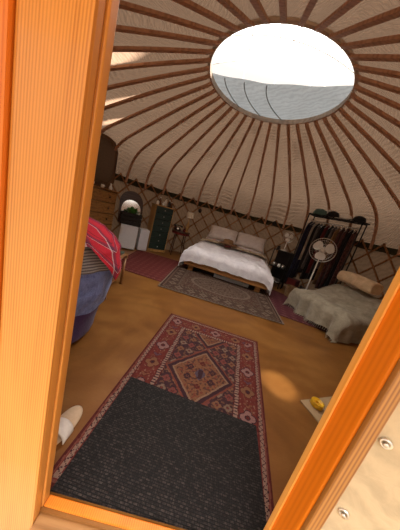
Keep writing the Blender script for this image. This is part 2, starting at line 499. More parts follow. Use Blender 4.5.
# crown cover drawn over the far half
bm = B()
def edge_y(x): return -.08 - .27*x
def cov(u, v):
    x = (-1 + 2*u)*(RC+.028); R2 = RC+.028
    y1 = math.sqrt(max(0, R2*R2 - x*x)); y0 = min(edge_y(x), y1)
    if y1 < 1e-3: y0 = 0
    y = y0 + (y1-y0)*v
    k = max(0, 1-(x*x+y*y)/(RC*RC))
    zz = .052 - .06*k + .008*math.sin(x*11+y*4)*k
    return (CX+x, CY+y, ZC+zz)
grid(bm, cov, 40, 24)
tag(link('crown_cover', bm, M['cover'], smooth=True), 'pale grey canvas flap drawn over the far half of the crown opening', 'crown cover')

# ------------------------------------------------------------------ doorway
XL, XR = -.34, .535
def frame(name, lo, hi, mat, bev=.006): return tag(boxo(name, lo, hi, mat, None, bev), kind='structure')
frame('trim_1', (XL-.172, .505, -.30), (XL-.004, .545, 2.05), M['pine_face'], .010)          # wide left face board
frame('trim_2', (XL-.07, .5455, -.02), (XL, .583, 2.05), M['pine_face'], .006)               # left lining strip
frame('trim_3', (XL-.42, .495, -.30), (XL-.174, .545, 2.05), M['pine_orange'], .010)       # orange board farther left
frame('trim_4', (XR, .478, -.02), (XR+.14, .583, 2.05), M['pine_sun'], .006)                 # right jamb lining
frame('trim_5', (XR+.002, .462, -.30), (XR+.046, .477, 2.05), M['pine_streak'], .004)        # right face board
frame('trim_7', (XR-.008, .560, -.02), (XR-.0005, .583, 2.05), M['pine_hi'], .003)  # paler strip painted in for the highlight along the right jamb's inner edge
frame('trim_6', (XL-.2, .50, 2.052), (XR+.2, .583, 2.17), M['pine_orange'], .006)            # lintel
frame('porch_ceiling', (-1.7, -.75, 2.18), (2.1, .583, 2.215), M['pine_face'], .006)  # unseen slab added to keep overhead sky light off the door frame
frame('door_sill', (XL+.001, .548, -.05), (XR-.001, .583, .006), M['pine_orange'], .004)
frame('door_step', (XL-.002, .20, -.06), (XR+.4, .547, -.012), M['step'], .004)
# outer canvas wall on the right with turn studs
bm = B()
def outc(u, v):
    x = XR+.044 + 1.2*u; z = -.08 + 2.1*v
    return (x, .472 - .012*nz(x*5, z*3, 1)*min(1, u*8) - .42*u, z)
grid(bm, outc, 24, 30)
tag(link('wall_right', bm, M['outer'], smooth=True), kind='structure')
def stud(z, x, label):
    t = thing('canvas_stud', label, 'stud', (x, .458, z), math.radians(-34))
    rot = Matrix.Rotation(PI/2, 4, 'X')
    bm = B(); lathe(bm, [(.0075, .001), (.0085, .004), (.0125, .004), (.0145, .002), (.0145, -.004)], n=20, mat=rot); link('washer', bm, M['steel'], t, True)
    bm = B(); lathe(bm, [(0, .010), (.005, .010), (.0065, .008), (.0055, .006), (.0055, .003)], n=14, mat=rot); link('cap', bm, M['steel'], t, True)
stud(.812, .602, 'upper silver turn stud on the cream outer canvas beside the right door jamb')
stud(.535, .607, 'lower silver turn stud on the cream outer canvas beside the right door jamb')
# ground outside
bm = B(); box(bm, (-6, -6, -.35), (6, .19, -.30)); tag(link('ground', bm, plain('dry_ground', (.20, .14, .08), .9)), kind='structure')

# ------------------------------------------------------------------ rugs
def quad(c):
    A, Bq, C, D = [Vector(p) for p in c]   # near-left, near-right, far-right, far-left
    return lambda u, v, z=0: tuple((A*(1-u)+Bq*u)*(1-v) + (D*(1-u)+C*u)*v) + (z,)
def rugobj(name, corners, colfn, nu, nv, z0, th, label, group=None):
    q = quad(corners)
    def fn(u, v):
        x, y, _ = q(u, v); return (x, y, z0+th + .0015*nz(x*3, y*3))
    o = colgrid(name, fn, colfn, nu, nv, M['rug'], None, 0, False)
    # give it an edge
    me = o.data; bm = B(); bm.from_mesh(me)
    ed = [e for e in bm.edges if e.is_boundary]
    r = bmesh.ops.extrude_edge_only(bm, edges=ed)
    for v in [g for g in r['geom'] if isinstance(g, bmesh.types.BMVert)]: v.co.z = z0+.0005
    bm.to_mesh(me); bm.free()
    return tag(o, label, 'rug', group)
def soft(c, g, k, m):
    y = sum(c)/3; return [m*((x*(1-k)) + g[i]*k) for i, x in enumerate(c)]
def mixc(a, b, t): return [a[i]*(1-t)+b[i]*t for i in range(3)]
def flower(du, dv, R):
    """returns 0 none, 1 petal, 2 heart, 3 outline of an eight petalled flower"""
    r = math.hypot(du, dv)/R; th = math.atan2(dv, du)
    if r < .22: return 2
    if r < .33: return 3
    lim = .62 + .32*abs(math.cos(2*th))
    if r < lim: return 1
    if r < lim+.13: return 3
    return 0
RED = (.27, .045, .035); DRED = (.13, .016, .016); NAVY = (.022, .018, .035); CRM = (.50, .36, .25); GOLD = (.34, .17, .085); BLU = (.10, .10, .16); PNK = (.46, .26, .24)
def runner(u, v):
    X = u*1.09; Y = v*1.66; W, L = 1.09, 1.66
    X += .006*nz(X*18, Y*18, 3); Y += .006*nz(X*18, Y*18, 8)
    d = min(X, W-X, Y, L-Y)
    h = nz(X*40, Y*40, 1)
    if d < .014: return DRED
    if d < .022: return mixc(RED, CRM, .2)
    if d < .055:   # pale guard stripe with small zigzag
        s = (X if min(Y, L-Y) < min(X, W-X) else Y)
        k = math.sin(s*2*PI/.034)*.011
        c = d-.038
        return NAVY if abs(c-k) < .0035 else (mixc(CRM, PNK, .4) if abs(c) < .012 else RED)
    if d < .062: return DRED
    if d < .20:    # main border: red with flowers
        side = min(X, W-X) < min(Y, L-Y)
        s = Y if side else X; per = .235
        ctr = (round(s/per-.5)+.5)*per; k = int(round(s/per-.5))
        f = flower(s-ctr, (d-.131), .062)
        if f == 1: return PNK if k % 2 == 0 else GOLD
        if f == 2: return DRED if k % 2 == 0 else NAVY
        if f == 3: return NAVY if k % 2 == 0 else DRED
        f = flower(s-ctr-per/2, (d-.131), .038)
        if f == 1: return mixc(RED, BLU, .75) if k % 2 else mixc(GOLD, RED, .3)
        if f: return DRED
        vine = abs((d-.131) - .035*math.sin(s*2*PI/per*1.0))
        if vine < .004: return mixc(GOLD, DRED, .3)
        if nz(X*55, Y*55, 5) > .38: return mixc(CRM, RED, .4)
        return mixc(RED, DRED, .35+.5*h)
    if d < .207: return DRED
    if d < .238:
        s = (X if min(Y, L-Y) < min(X, W-X) else Y)
        k = (s/.026) % 1
        return NAVY if (abs(k-.5) < .16) else mixc(CRM, PNK, .45)
    if d < .245: return DRED
    # field : navy corners, stepped brown medallions joined on the axis
    fx = X - W/2; fy = Y - L/2
    hw = W/2-.245
    per = .70
    ym = (fy-.02 + per/2) % per - per/2
    lozenge = abs(ym)/(.36) + abs(fx)/(hw*1.02)
    stepd = math.floor(lozenge*16)/16
    if stepd < .16:
        return NAVY if abs(fx) < .02 and abs(ym) < .05 else (BLU if abs(fx) < .045 else mixc(GOLD, CRM, .3))
    if stepd < .75:
        q = mixc(GOLD, (.30, .12, .05), .45+.6*h)
        # little motifs
        if flower(abs(fx)-.10, abs(ym)-.055, .035) in (1, 2): return NAVY
        if flower(abs(fx)-.0, abs(ym)-.13, .03) in (1, 2): return DRED
        if nz(X*45, Y*45, 9) > .18: return mixc(NAVY, q, .3)
        if nz(X*45, Y*45, 19) > .25: return mixc(RED, q, .3)
        return q
    if stepd < .81: return mixc(CRM, GOLD, .5)
    if stepd < .90: return NAVY
    if stepd < .95: return mixc(RED, GOLD, .3)
    # spandrels
    gx = (X % .085)-.0425; gy = (Y % .095)-.0475
    f = flower(gx, gy, .036); kk = (int(X/.085)+int(Y/.095)) % 3
    if f == 1: return (mixc(CRM, NAVY, .35), mixc(RED, PNK, .2), GOLD)[kk]
    if f == 2: return RED
    if nz(X*50, Y*50, 29) > .2: return mixc(GOLD, NAVY, .4)
    return mixc(NAVY, (.05, .035, .05), .5+h)
rugobj('runner_rug', [(-.40, .60), (.645, .60), (.91, 2.24), (-.18, 2.34)], lambda u, v: soft(runner(u, v), (.15, .05, .04), .34, .72), 218, 330, 0, .009,
       'red oriental rug with brown diamond medallions lying under the black doormat')

def bedrug(u, v):
    X = u*2.04; Y = v*1.62; W, L = 2.04, 1.62
    d = min(X, W-X, Y, L-Y)
    a = (.17, .115, .085); bdk = (.05, .035, .032); r = (.16, .06, .045); cr = (.42, .34, .26)
    if d < .018: return (.60, .52, .42)
    if d < .05: return bdk
    if d < .08: return cr if (int((X+Y)/.03) % 2) else r
    if d < .26:
        s = X if min(Y, L-Y) < min(X, W-X) else Y
        f = flower((s % .21)-.105, d-.17, .075)
        if f == 1: return cr
        if f == 2: return r
        return mixc(bdk, a, .5 + 1.0*nz(X*35, Y*35))
    if d < .30: return cr if (int((X+Y)/.03) % 2) else bdk
    fx, fy = X-W/2, Y-L/2
    q = math.hypot(fx/.62, fy/.42)
    f = flower(fx, fy, .42)
    n = nz(X*22, Y*22, 3)
    base = mixc(a, r, .35 + n) if q > .9 else mixc(a, cr, .25+n)
    if .86 < q < .95: return cr
    if nz(X*28, Y*28, 7) > .22: return mixc(cr, a, .35)
    if nz(X*28, Y*28, 17) > .28: return bdk
    return [max(0.01, c) for c in base]
rugobj('bedside_rug', [(-.56, 3.09), (1.49, 2.96), (1.60, 4.62), (-.50, 4.72)], lambda u, v: soft(bedrug(u, v), (.15, .075, .052), .5, .60), 204, 162, .008, .009,
       'faded brown patterned rug with a pale edge, half under the foot of the bed')
def redrug(u, v, W=1.4, L=1.9, k=0):
    X = u*W; Y = v*L; d = min(X, W-X, Y, L-Y)
    R1 = (.20, .040, .036) if not k else (.17, .038, .055); D1 = (.09, .017, .02); P1 = (.30, .13, .11)
    if d < .02: return D1
    if d < .05: return P1 if int((X+Y)/.03) % 2 else D1
    gx = (X % .14)-.07; gy = (Y % .14)-.07
    f = flower(gx, gy, .05)
    if d < .18: return P1 if f == 1 else (R1 if f else mixc(R1, D1, .7))
    if f == 2: return P1
    if f == 1: return mixc(R1, P1, .45)
    return mixc(R1, D1, .35+.6*nz(X*25, Y*25))
rugobj('red_rug', [(-1.50, 3.42), (-.46, 3.30), (-.30, 5.05), (-1.62, 5.10)], lambda u, v: soft(redrug(u, v), (.17, .038, .035), .6, .85), 120, 160, 0, .007,
       'dark red patterned rug on the floor before the white fridge')
rugobj('purple_rug', [(1.05, 3.42), (2.60, 3.10), (2.75, 4.30), (1.50, 5.15)], lambda u, v: soft(redrug(u, v, 1.3, 1.8, 1), (.13, .045, .055), .5, .8), 120, 160, 0, .007,
       'worn purplish red rug partly under the daybed and the clothes rack')

# doormat
mq = quad([(-.345, .587), (.60, .587), (.66, 1.14), (-.262, 1.25)])
bm = B(); vs = [bm.verts.new(mq(u, v, .0115)) for u, v in ((0, 0), (1, 0), (1, 1), (0, 1))]
f = bm.faces.new(vs)
r = bmesh.ops.extrude_face_region(bm, geom=[f])
for g in r['geom']:
    if isinstance(g, bmesh.types.BMVert): g.co.z += .008
bmesh.ops.bevel(bm, geom=[e for e in bm.edges if all(v.co.z > .0190 for v in e.verts)], offset=.004, segments=2, affect='EDGES')
tag(link('doormat', bm, M['mat']), 'black woven rubber doormat lying on the red rug just inside the doorway', 'doormat')

# ------------------------------------------------------------------ bed
bed = thing('bed_frame', 'low wide wooden platform bed frame under the white duvet', 'bed', (.555, 4.30, .017), math.radians(-8.5))
W2, BL = .925, 1.92
bm = B(); box(bm, (-W2, 0, .125), (W2+.03, .045, .245), .008); link('foot_rail', bm, M['bedwood'], bed)
for s in (-1, 1):
    bm = B(); box(bm, (s*W2-.02, .046, .125), (s*W2+.02, BL, .235), .008); link('side_rail', bm, M['bedwood'], bed)
for s in (-1, 1):
    for y in (.06, BL-.14):
        bm = B(); box(bm, (s*(W2-.16)-.055, y, 0), (s*(W2-.16)+.055, y+.09, .124), .006); link('leg', bm, M['bedwood'], bed)
bm = B()
for k in range(12): box(bm, (-W2+.022, .08+k*.15, .17), (W2-.022, .17+k*.15, .195), .003)
link('slats', bm, M['bedwood'], bed)
mt = thing('mattress', 'thick white mattress on the wooden bed frame', 'mattress', (.555, 4.30, .017), math.radians(-8.5))
bm = B(); box(bm, (-W2+.03, .05, .20), (W2-.03, BL-.02, .44), .06, seg=4); link('mattress_body', bm, M['pillow'], mt, True)

def duvet(u, v):
    # u across (-..+) incl. overhang, v from foot to head
    w = W2 + .02
    s = (u-.5)*2*(w+.42)
    L = 1.50
    y0 = v*(L+.20) - .20          # overhang at the foot of .2
    top = .53 + .07*sm(y0, .0, 1.5)
    zx = 0; x = s
    if abs(s) > w:
        k = abs(s)-w; x = math.copysign(w + .035*math.sin(min(1, k/.08)*PI/2) + .03*nz(y0*7, 1, 2)*min(1, k*6), s); zx = -k*1.0
    y = y0; zy = 0
    if y0 < .02:
        k = .02-y0; y = .0 - .035*math.sin(min(1, k/.08)*PI/2) + .012*nz(s*5, 4); zy = -k*1.0
    rx = max(0, 1-((w-min(abs(s), w))/.16))**2*.07; ry = max(0, 1-(max(0, y0-.02)/.18))**2*.07
    z = top - rx - ry + zx + zy
    z += .030*nz(s*3.2, y0*3.2, 1) + .020*nz(s*8+y0*3, y0*5, 6) + .010*nz(s*16, y0*13, 9)
    if abs(s) > w and y0 < .1:   # corners hang lower and flare
        x += math.copysign(.035, s); y -= .02
    return (x, y, max(z, .045))
dv = thing('duvet', 'rumpled white duvet spread over the bed with corners hanging to the floor', 'duvet', (.555, 4.30, .017), math.radians(-8.5))
bm = B(); grid(bm, duvet, 90, 70); o = link('duvet_cover', bm, M['duvet'], dv, True)
# folded cream blanket strip near the pillows
def fold(u, v):
    s = (u-.5)*2*(W2-.01); y = 1.16+.40*v
    return (s, y, .655 + .02*math.sin(PI*v) + .025*nz(s*4, y*4, 3) - .05*max(0, abs(s)/(W2)-.85)*6)
bl = thing('folded_blanket', 'cream blanket turned back across the white duvet below the pillows', 'blanket', (.555, 4.30, .017), math.radians(-8.5))
bm = B(); grid(bm, fold, 40, 12, .018); link('blanket_fold', bm, M['cream'], bl, True)

def pillow_mesh(w, h, t, seed=0):
    bm = B(); n = 18
    def pt(u, v, s):
        x = (u-.5)*2; y = (v-.5)*2
        e = max(0, (1-abs(x)**3.0))**.5 * max(0, (1-abs(y)**3.0))**.5
        pin = 1 - .07*(1-abs(y)**2)*abs(x)**4; pin2 = 1 - .07*(1-abs(x)**2)*abs(y)**4
        return (x*w/2*pin, y*h/2*pin2, s*t/2*e*(1+.25*nz(x*2+seed, y*2, s)) + .006*nz(x*7, y*7, seed))
    for s in (-1, 1): grid(bm, lambda u, v: pt(u, v, s), n, n)
    bmesh.ops.remove_doubles(bm, verts=bm.verts, dist=.0008)
    return bm
def cushion(name, label, cat, mat, w, h, t, mtx, group=None, seed=0):
    bm = pillow_mesh(w, h, t, seed)
    o = link(name, bm, mat, None, True); o.matrix_world = mtx
    return tag(o, label, cat, group)
def bedm(x, y, z, tilt, rz=0): return Matrix.Translation((.555, 4.30, .017)) @ Matrix.Rotation(math.radians(-8.5), 4, 'Z') @ Matrix.Translation((x, y, z)) @ Matrix.Rotation(rz, 4, 'Z') @ Matrix.Rotation(tilt, 4, 'X')
cushion('pillow', 'left white pillow propped at the head of the bed', 'pillow', M['pillow'], .84, .46, .19, bedm(-.405, 1.66, .88, math.radians(50), .02), 'bed pillows', 1)
cushion('pillow', 'right white pillow propped at the head of the bed', 'pillow', M['pillow'], .84, .46, .19, bedm(.405, 1.68, .89, math.radians(50), -.03), 'bed pillows', 4)
cushion('pillow', 'white pillow lying flat beneath the left propped pillow', 'pillow', M['pillow'], .84, .46, .15, bedm(-.46, 1.70, .655, math.radians(8), 0), 'bed pillows', 7)
cushion('pillow', 'white pillow lying flat beneath the right propped pillow', 'pillow', M['pillow'], .84, .46, .15, bedm(.46, 1.70, .655, math.radians(8), 0), 'bed pillows', 9)

# brown hat and small red case on the bed
bp = Matrix.Translation((.555, 4.30, .017)) @ Matrix.Rotation(math.radians(-8.5), 4, 'Z')
hp = bp @ Vector((-.17, 1.20, .695))
hat = thing('felt_hat', 'soft brown hat resting on the middle of the bed', 'hat', hp, .4)
bm = B(); lathe(bm, [(0, .0), (.21, .0), (.225, .012), (.20, .02), (.12, .03)], n=28, sx=1.15)
for v in bm.verts: v.co.z += .02*nz(v.co.x*9, v.co.y*9)
link('brim', bm, M['hatbrown'], hat, True)
bm = B(); lathe(bm, [(.13, .02), (.125, .07), (.11, .115), (.07, .13), (0, .12)], n=24, sx=1.15)
for v in bm.verts: v.co += Vector((0, 0, .02*nz(v.co.x*12, v.co.y*12, 3)))
link('crown', bm, M['hatbrown'], hat, True)
sp = bp @ Vector((-.15, .96, .645))
sun = thing('spectacle_case', 'small dark red case on the duvet in front of the brown hat', 'case', sp, .2)
bm = B(); box(bm, (-.085, -.035, 0), (.085, .035, .03), .012, seg=3); link('case_body', bm, M['maroon'], sun, True)
bm = B(); box(bm, (-.086, -.036, .0305), (.086, .036, .036), .003); link('lid', bm, M['maroon'], sun)

# white storage tray under the bed
tr = thing('storage_tray', 'shallow white wooden storage tray pushed under the foot of the bed', 'tray', bp @ Vector((.18, .16, 0)), math.radians(-8.5))
bm = B(); box(bm, (-.40, 0, 0), (.40, .5, .015), .003); link('base', bm, M['white'], tr)
bm = B(); box(bm, (-.40, 0, .016), (.40, .018, .075), .003); box(bm, (-.40, .48, .016), (.40, .5, .075), .003)
box(bm, (-.40, .019, .016), (-.382, .479, .075), .003); box(bm, (.382, .019, .016), (.40, .479, .075), .003); link('rim', bm, M['white'], tr)

# ------------------------------------------------------------------ green fronted chest of narrow drawers
def frame_thing(name, label, cat, A, Bp, group=None):
    """a thing whose local x runs from A to B along its front, y goes back"""
    A = Vector(A); Bp = Vector(Bp); rz = math.atan2(Bp.y-A.y, Bp.x-A.x)
    return thing(name, label, cat, (A.x, A.y, A.z if len(A) > 2 else 0), rz, group), (Bp-A).length
ch, cw = frame_thing('drawer_chest', 'tall narrow chest with pine sides and seven dark green drawers', 'chest of drawers', (-1.455, 5.30, 0), (-1.045, 5.585, 0))
CHH = 1.19; D = .37
bm = B(); box(bm, (0, 0, .0), (.018, D, CHH), .003); link('side_panel', bm, M['sidepine'], ch)
bm = B(); box(bm, (cw-.018, 0, .0), (cw, D, CHH), .003); link('side_panel', bm, M['sidepine'], ch)
bm = B(); box(bm, (.019, D-.01, .05), (cw-.019, D, CHH), 0); link('back_panel', bm, M['sidepine'], ch)
bm = B(); box(bm, (-.02, -.02, CHH+.001), (cw+.02, D+.01, CHH+.026), .006); link('top', bm, M['sidepine'], ch)
bm = B(); box(bm, (.019, .005, 0), (cw-.019, .02, .06), .003); link('plinth', bm, M['sidepine'], ch)
for k in range(7):
    z0 = .068 + k*.161
    bm = B(); box(bm, (.021, -.006, z0), (cw-.021, D-.02, z0+.153), .005)
    d = link('drawer', bm, M['green'], ch)
    bm = B(); lathe(bm, [(0, .022), (.012, .02), (.015, .012), (.006, .003), (.006, 0)], n=12, mat=Matrix.Translation((cw/2, -.006, z0+.076)) @ Matrix.Rotation(PI/2, 4, 'X'))
    link('knob', bm, M['steel'], d, True)
def onfront(t, x, y, z): return t.matrix_basis @ Vector((x, y, z))
bpy.context.view_layer.update()
def bottle(name, label, cat, p, r, h, mat, capmat, group=None):
    t = thing(name, label, cat, p, 0, group)
    bm = B(); lathe(bm, [(0, 0), (r, 0), (r*1.03, h*.1), (r, h*.6), (r*.45, h*.76), (r*.4, h*.86)], n=14); link('body', bm, mat, t, True)
    bm = B(); lathe(bm, [(r*.5, h*.86), (r*.5, h), (0, h)], n=12); link('cap', bm, capmat, t, True)
brown = plain('amber_glass', (.12, .04, .012), .15); whitep = M['plastic']
LB = ['squat white bottle at the left end of the green drawer chest top', 'tall brown bottle second from left on the green drawer chest', 'short silver pot in the middle of the green drawer chest top',
      'tall white bottle standing on the green drawer chest', 'dark bottle right of the white bottle on the green drawer chest', 'small brown bottle at the right end of the green drawer chest']
for k, (x, y, r, h, mt_) in enumerate([(.05, .10, .036, .12, whitep), (.125, .16, .034, .20, brown), (.205, .08, .04, .11, M['steel']), (.285, .15, .032, .22, whitep), (.365, .10, .036, .18, M['blackbox']), (.445, .14, .034, .15, brown)]):
    bottle('toiletry_bottle', LB[k], 'bottle', onfront(ch, x, y, CHH+.0265), r, h, mt_, (M['black'] if mt_ is whitep else M['steel']), 'bottles on the green drawer chest')

# ------------------------------------------------------------------ white fridge pair
fr, fw = frame_thing('mini_fridge', 'white mini fridge on the red rug beneath the black crate', 'fridge', (-2.00, 4.70, 0), (-1.64, 4.85, 0))
bm = B(); box(bm, (0, .03, .02), (fw, .38, .58), .01); link('cabinet', bm, M['white'], fr)
d = None
bm = B(); box(bm, (0, -.012, .035), (fw, .028, .575), .01); d = link('door', bm, M['white'], fr)
bm = B(); box(bm, (.02, -.028, .36), (.04, -.013, .52), .004); link('handle', bm, M['steel'], d)
for x in (.03, fw-.06):
    for y in (.04, .32):
        bm = B(); box(bm, (x, y, .0075), (x+.03, y+.03, .0195), .002); link('foot', bm, M['black'], fr)
hb, hw_ = frame_thing('storage_bin', 'narrow white cabinet between the mini fridge and the green drawer chest', 'cabinet', (-1.62, 4.99, 0), (-1.42, 5.10, 0))
bm = B(); box(bm, (0, .02, .012), (hw_, .30, .54), .012); link('cabinet_body', bm, M['white'], hb)
bm = B(); box(bm, (.004, 0, .03), (hw_-.004, .019, .53), .006); link('door', bm, M['white'], hb)

# black crate on the fridge
cr, crw = frame_thing('black_crate', 'open black slatted crate standing on the white mini fridge', 'crate', (-2.05, 4.73, .5805), (-1.62, 4.90, .5805))
bm = B(); box(bm, (0, .03, 0), (crw, .21, .02), .003); link('base', bm, M['blackbox'], cr)
for k in range(3):
    z = .022 + k*.092
    bm = B(); box(bm, (0, .012, z), (crw, .029, z+.076), .004); box(bm, (0, .211, z), (crw, .228, z+.076), .004)
    box(bm, (0, .030, z), (.015, .210, z+.076), .004); box(bm, (crw-.015, .030, z), (crw, .210, z+.076), .004)
    link('slat_band', bm, M['blackbox'], cr)
# plant
pp = cr.matrix_basis @ Vector((.24, .12, .021))
pl = thing('potted_plant', 'bushy green potted plant standing in the black crate', 'plant', pp)
bm = B(); lathe(bm, [(0, 0), (.07, 0), (.085, .17), (.088, .18), (.08, .18), (.075, .165), (0, .165)], n=20); link('pot', bm, M['blackbox'], pl, True)
bm = B()
for k in range(90):
    a = random.uniform(0, 2*PI); e = random.uniform(.55, 1.45); L = random.uniform(.22, .42)
    d = Vector((math.cos(a)*math.cos(e), math.sin(a)*math.cos(e), math.sin(e))); s = d.cross(Vector((0, 0, 1))).normalized()*random.uniform(.018, .034)
    p0 = Vector((0, 0, .165)); 
    pts = [p0 + d*L*t + Vector((0, 0, -.12*t*t*L*3)) for t in (.35, .6, .85, 1.0)]
    w_ = (.35, 1, .75, .02); prev = None
    for q, ww in zip(pts, w_):
        a_, b_ = bm.verts.new(q-s*ww), bm.verts.new(q+s*ww)
        if prev: bm.faces.new((prev[0], prev[1], b_, a_))
        prev = (a_, b_)
link('foliage', bm, M['leaf'], pl)
# round mirror behind the plant, leaning on the trellis
def facing(p, tgt=(CX, CY)):
    return math.atan2(tgt[1]-p[1], tgt[0]-p[0]) - (-PI/2)   # local -y points to target
mp_ = Vector((-1.945, 5.045, .585))
mir = thing('arched_mirror', 'dark arched mirror standing behind the potted plant against the trellis', 'mirror', mp_, facing(mp_, (mp_.x+.57*3, mp_.y-.82*3)))
mir.rotation_euler = (math.radians(-15), 0, mir.rotation_euler[2])
def arch(bm, w, h, y0, y1, inset=0):
    pts = [(-w/2, inset), (w/2, inset)]
    for k in range(13):
        a = PI*k/12; pts.append((w/2*math.cos(a), h-w/2 + w/2*math.sin(a)))
    f = [bm.verts.new((x, y0, z)) for x, z in pts]; g = [bm.verts.new((x, y1, z)) for x, z in pts]
    bm.faces.new(f); bm.faces.new(g[::-1])
    for k in range(len(f)): bm.faces.new((f[k], f[(k+1) % len(f)], g[(k+1) % len(f)], g[k]))
bm = B(); arch(bm, .56, .80, 0, .02); link('backboard', bm, M['darkwood'], mir)
bm = B(); arch(bm, .46, .58, -.006, -.001, .04); link('glass', bm, M['mirror'], mir)

# ------------------------------------------------------------------ pine tallboy at the left
tb, tw = frame_thing('pine_tallboy', 'brown pine chest of drawers with round knobs behind the left door jamb', 'chest of drawers', (-2.36, 3.62, 0), (-2.09, 4.46, 0))
TH = 1.22
for a_ in (0, tw-.02):
    bm = B(); box(bm, (a_, 0, .0), (a_+.02, .36, TH-.001), .003); link('side_panel', bm, M['chestpine'], tb)
bm = B(); box(bm, (.021, .34, .03), (tw-.021, .36, TH-.001), 0); link('back_panel', bm, M['chestpine'], tb)
bm = B(); box(bm, (-.025, -.025, TH), (tw+.025, .36, TH+.028), .008); link('top', bm, M['chestpine'], tb)
bm = B(); box(bm, (.021, .005, 0), (tw-.021, .02, .09), .003); link('plinth', bm, M['chestpine'], tb)
for k in range(5):
    z0 = .10 + k*.223
    bm = B(); box(bm, (.024, -.004, z0), (tw-.024, .33, z0+.212), .007); d = link('drawer', bm, M['chestpine'], tb)
    for x in (.2, tw-.2):
        bm = B(); lathe(bm, [(0, .034), (.016, .032), (.022, .022), (.009, .008), (.011, 0)], n=14, mat=Matrix.Translation((x, -.004, z0+.11)) @ Matrix.Rotation(PI/2, 4, 'X')); link('knob', bm, M['darkwood'], d, True)
# octagonal dark mirror on it
om = thing('dressing_mirror', 'large dark wooden mirror with cut corners standing on the pine chest', 'mirror', tb.matrix_basis @ Vector((.50, .22, TH+.0285)), tb.rotation_euler[2])
bm = B()
w_, h_, c_ = .50, .95, .13
P = [(-w_+c_, 0), (w_-c_, 0), (w_, c_), (w_, h_-c_*1.6), (w_-c_, h_), (-w_+c_, h_), (-w_, h_-c_*1.6), (-w_, c_)]
f = [bm.verts.new((x, .02+z*.03, z+.03)) for x, z in P]; g = [bm.verts.new((x, .045+z*.03, z+.03)) for x, z in P]
bm.faces.new(f); bm.faces.new(g[::-1])
for k in range(8): bm.faces.new((f[k], f[(k+1) % 8], g[(k+1) % 8], g[k]))
link('mirror_frame', bm, M['lid'], om)
bm = B(); f = [bm.verts.new((x*.84, .017+(z*.84+.07)*.03, z*.84+.10)) for x, z in P]; bm.faces.new(f)
link('glass', bm, plain('smoked_glass', (.10, .055, .025), .22, .0, spec=.8), om)
bm = B(); box(bm, (-.36, -.04, 0), (.36, .09, .029), .006); link('foot', bm, M['lid'], om)
# white things on the tallboy
def mug(label, p, r=.035, h=.08, mat=None):
    t = thing('cup', label, 'cup', p)
    bm = B(); lathe(bm, [(0, 0), (r*.8, 0), (r, h*.2), (r, h), (r*.9, h), (r*.88, h*.25), (0, h*.15)], n=16); link('bowl', bm, mat or M['plastic'], t, True)
    bm = B(); tube(bm, [(r*.95, 0, h*.8), (r*1.5, 0, h*.75), (r*1.6, 0, h*.45), (r*.98, 0, h*.25)], .005, 6); link('handle', bm, mat or M['plastic'], t, True)
mug('white cup on the pine chest, left of the white figurine', tb.matrix_basis @ Vector((.28, .07, TH+.0285)))
mug('small white cup nearest the cut corner mirror on the pine chest', tb.matrix_basis @ Vector((.56, .09, TH+.0285)), .03, .06)
fg = thing('figurine', 'small white figurine at the right end of the pine chest top', 'figurine', tb.matrix_basis @ Vector((.78, .10, TH+.0285)))
bm = B(); lathe(bm, [(0, 0), (.03, 0), (.034, .03), (.022, .07), (.012, .085)], n=14); link('body', bm, M['plastic'], fg, True)
bm = B(); lathe(bm, [(.012, .083), (.02, .10), (.014, .122), (0, .126)], n=12); link('head', bm, M['plastic'], fg, True)

# ------------------------------------------------------------------ side table + lamp + radio
st = thing('side_table', 'dark round side table with thin legs left of the bed', 'table', (-.76, 5.76, 0))
bm = B(); lathe(bm, [(0, .66), (.25, .66), (.26, .67), (.26, .685), (.25, .69), (0, .69)], n=28); link('tabletop', bm, M['darkwood'], st, True)
bm = B(); lathe(bm, [(.245, .60), (.245, .659), (.225, .659), (.225, .60), (.245, .60)], n=28); link('apron', bm, M['maroon'], st, True)
for k in range(4):
    a = PI/4 + k*PI/2 + .3
    bm = B(); tube(bm, [(.17*math.cos(a), .17*math.sin(a), .659), (.23*math.cos(a), .23*math.sin(a), 0)], [.016, .011], 8); link('leg', bm, M['darkwood'], st, True)
lp = thing('table_lamp', 'small lamp with pale drum shade on the dark round side table', 'lamp', (-.63, 5.85, .6905))
bm = B(); lathe(bm, [(0, 0), (.06, 0), (.062, .012), (.03, .03), (.042, .10), (.05, .16), (.028, .25), (.012, .28), (.012, .40)], n=20); link('base', bm, M['sidepine'], lp, True)
bm = B(); lathe(bm, [(.105, .40), (.088, .56), (.084, .56), (.101, .40), (.105, .40)], n=24); link('lamp_shade', bm, M['shade'], lp, True)
rd = thing('telephone', 'black old fashioned telephone on the dark round side table', 'telephone', (-.86, 5.68, .6905), .3)
bm = B()
lathe(bm, [(0, 0), (.10, 0), (.10, .02), (.07, .07), (.045, .09), (0, .09)], n=20, sx=1.0, sy=.85); link('body', bm, M['black'], rd, True)
bm = B(); tube(bm, [(-.115, 0, .105), (-.10, 0, .125), (-.04, 0, .135), (.04, 0, .135), (.10, 0, .125), (.115, 0, .105)], [.026, .022, .013, .013, .022, .026], 10); link('handset', bm, M['black'], rd, True)
bm = B(); lathe(bm, [(0, .006), (.03, .005), (.034, 0)], n=18, mat=Matrix.Translation((0, -.062, .058)) @ Matrix.Rotation(math.radians(55), 4, 'X')); link('dial', bm, M['steel'], rd, True)
for (x, y, z, nm, lb) in ((-.66, 5.58, .6905, 'jar', 'small dark red jar at the front of the round side table'), (-.95, 5.80, .6905, 'jar', 'small dark red jar at the left edge of the round side table')):
    t = thing(nm, lb, 'jar', (x, y, z)); bm = B(); lathe(bm, [(0, 0), (.03, 0), (.035, .02), (.035, .07), (.025, .085)], n=14); link('body', bm, M['maroon'], t, True)
    bm = B(); lathe(bm, [(.028, .086), (.028, .10), (0, .10)], n=14); link('lid', bm, M['black'], t, True)
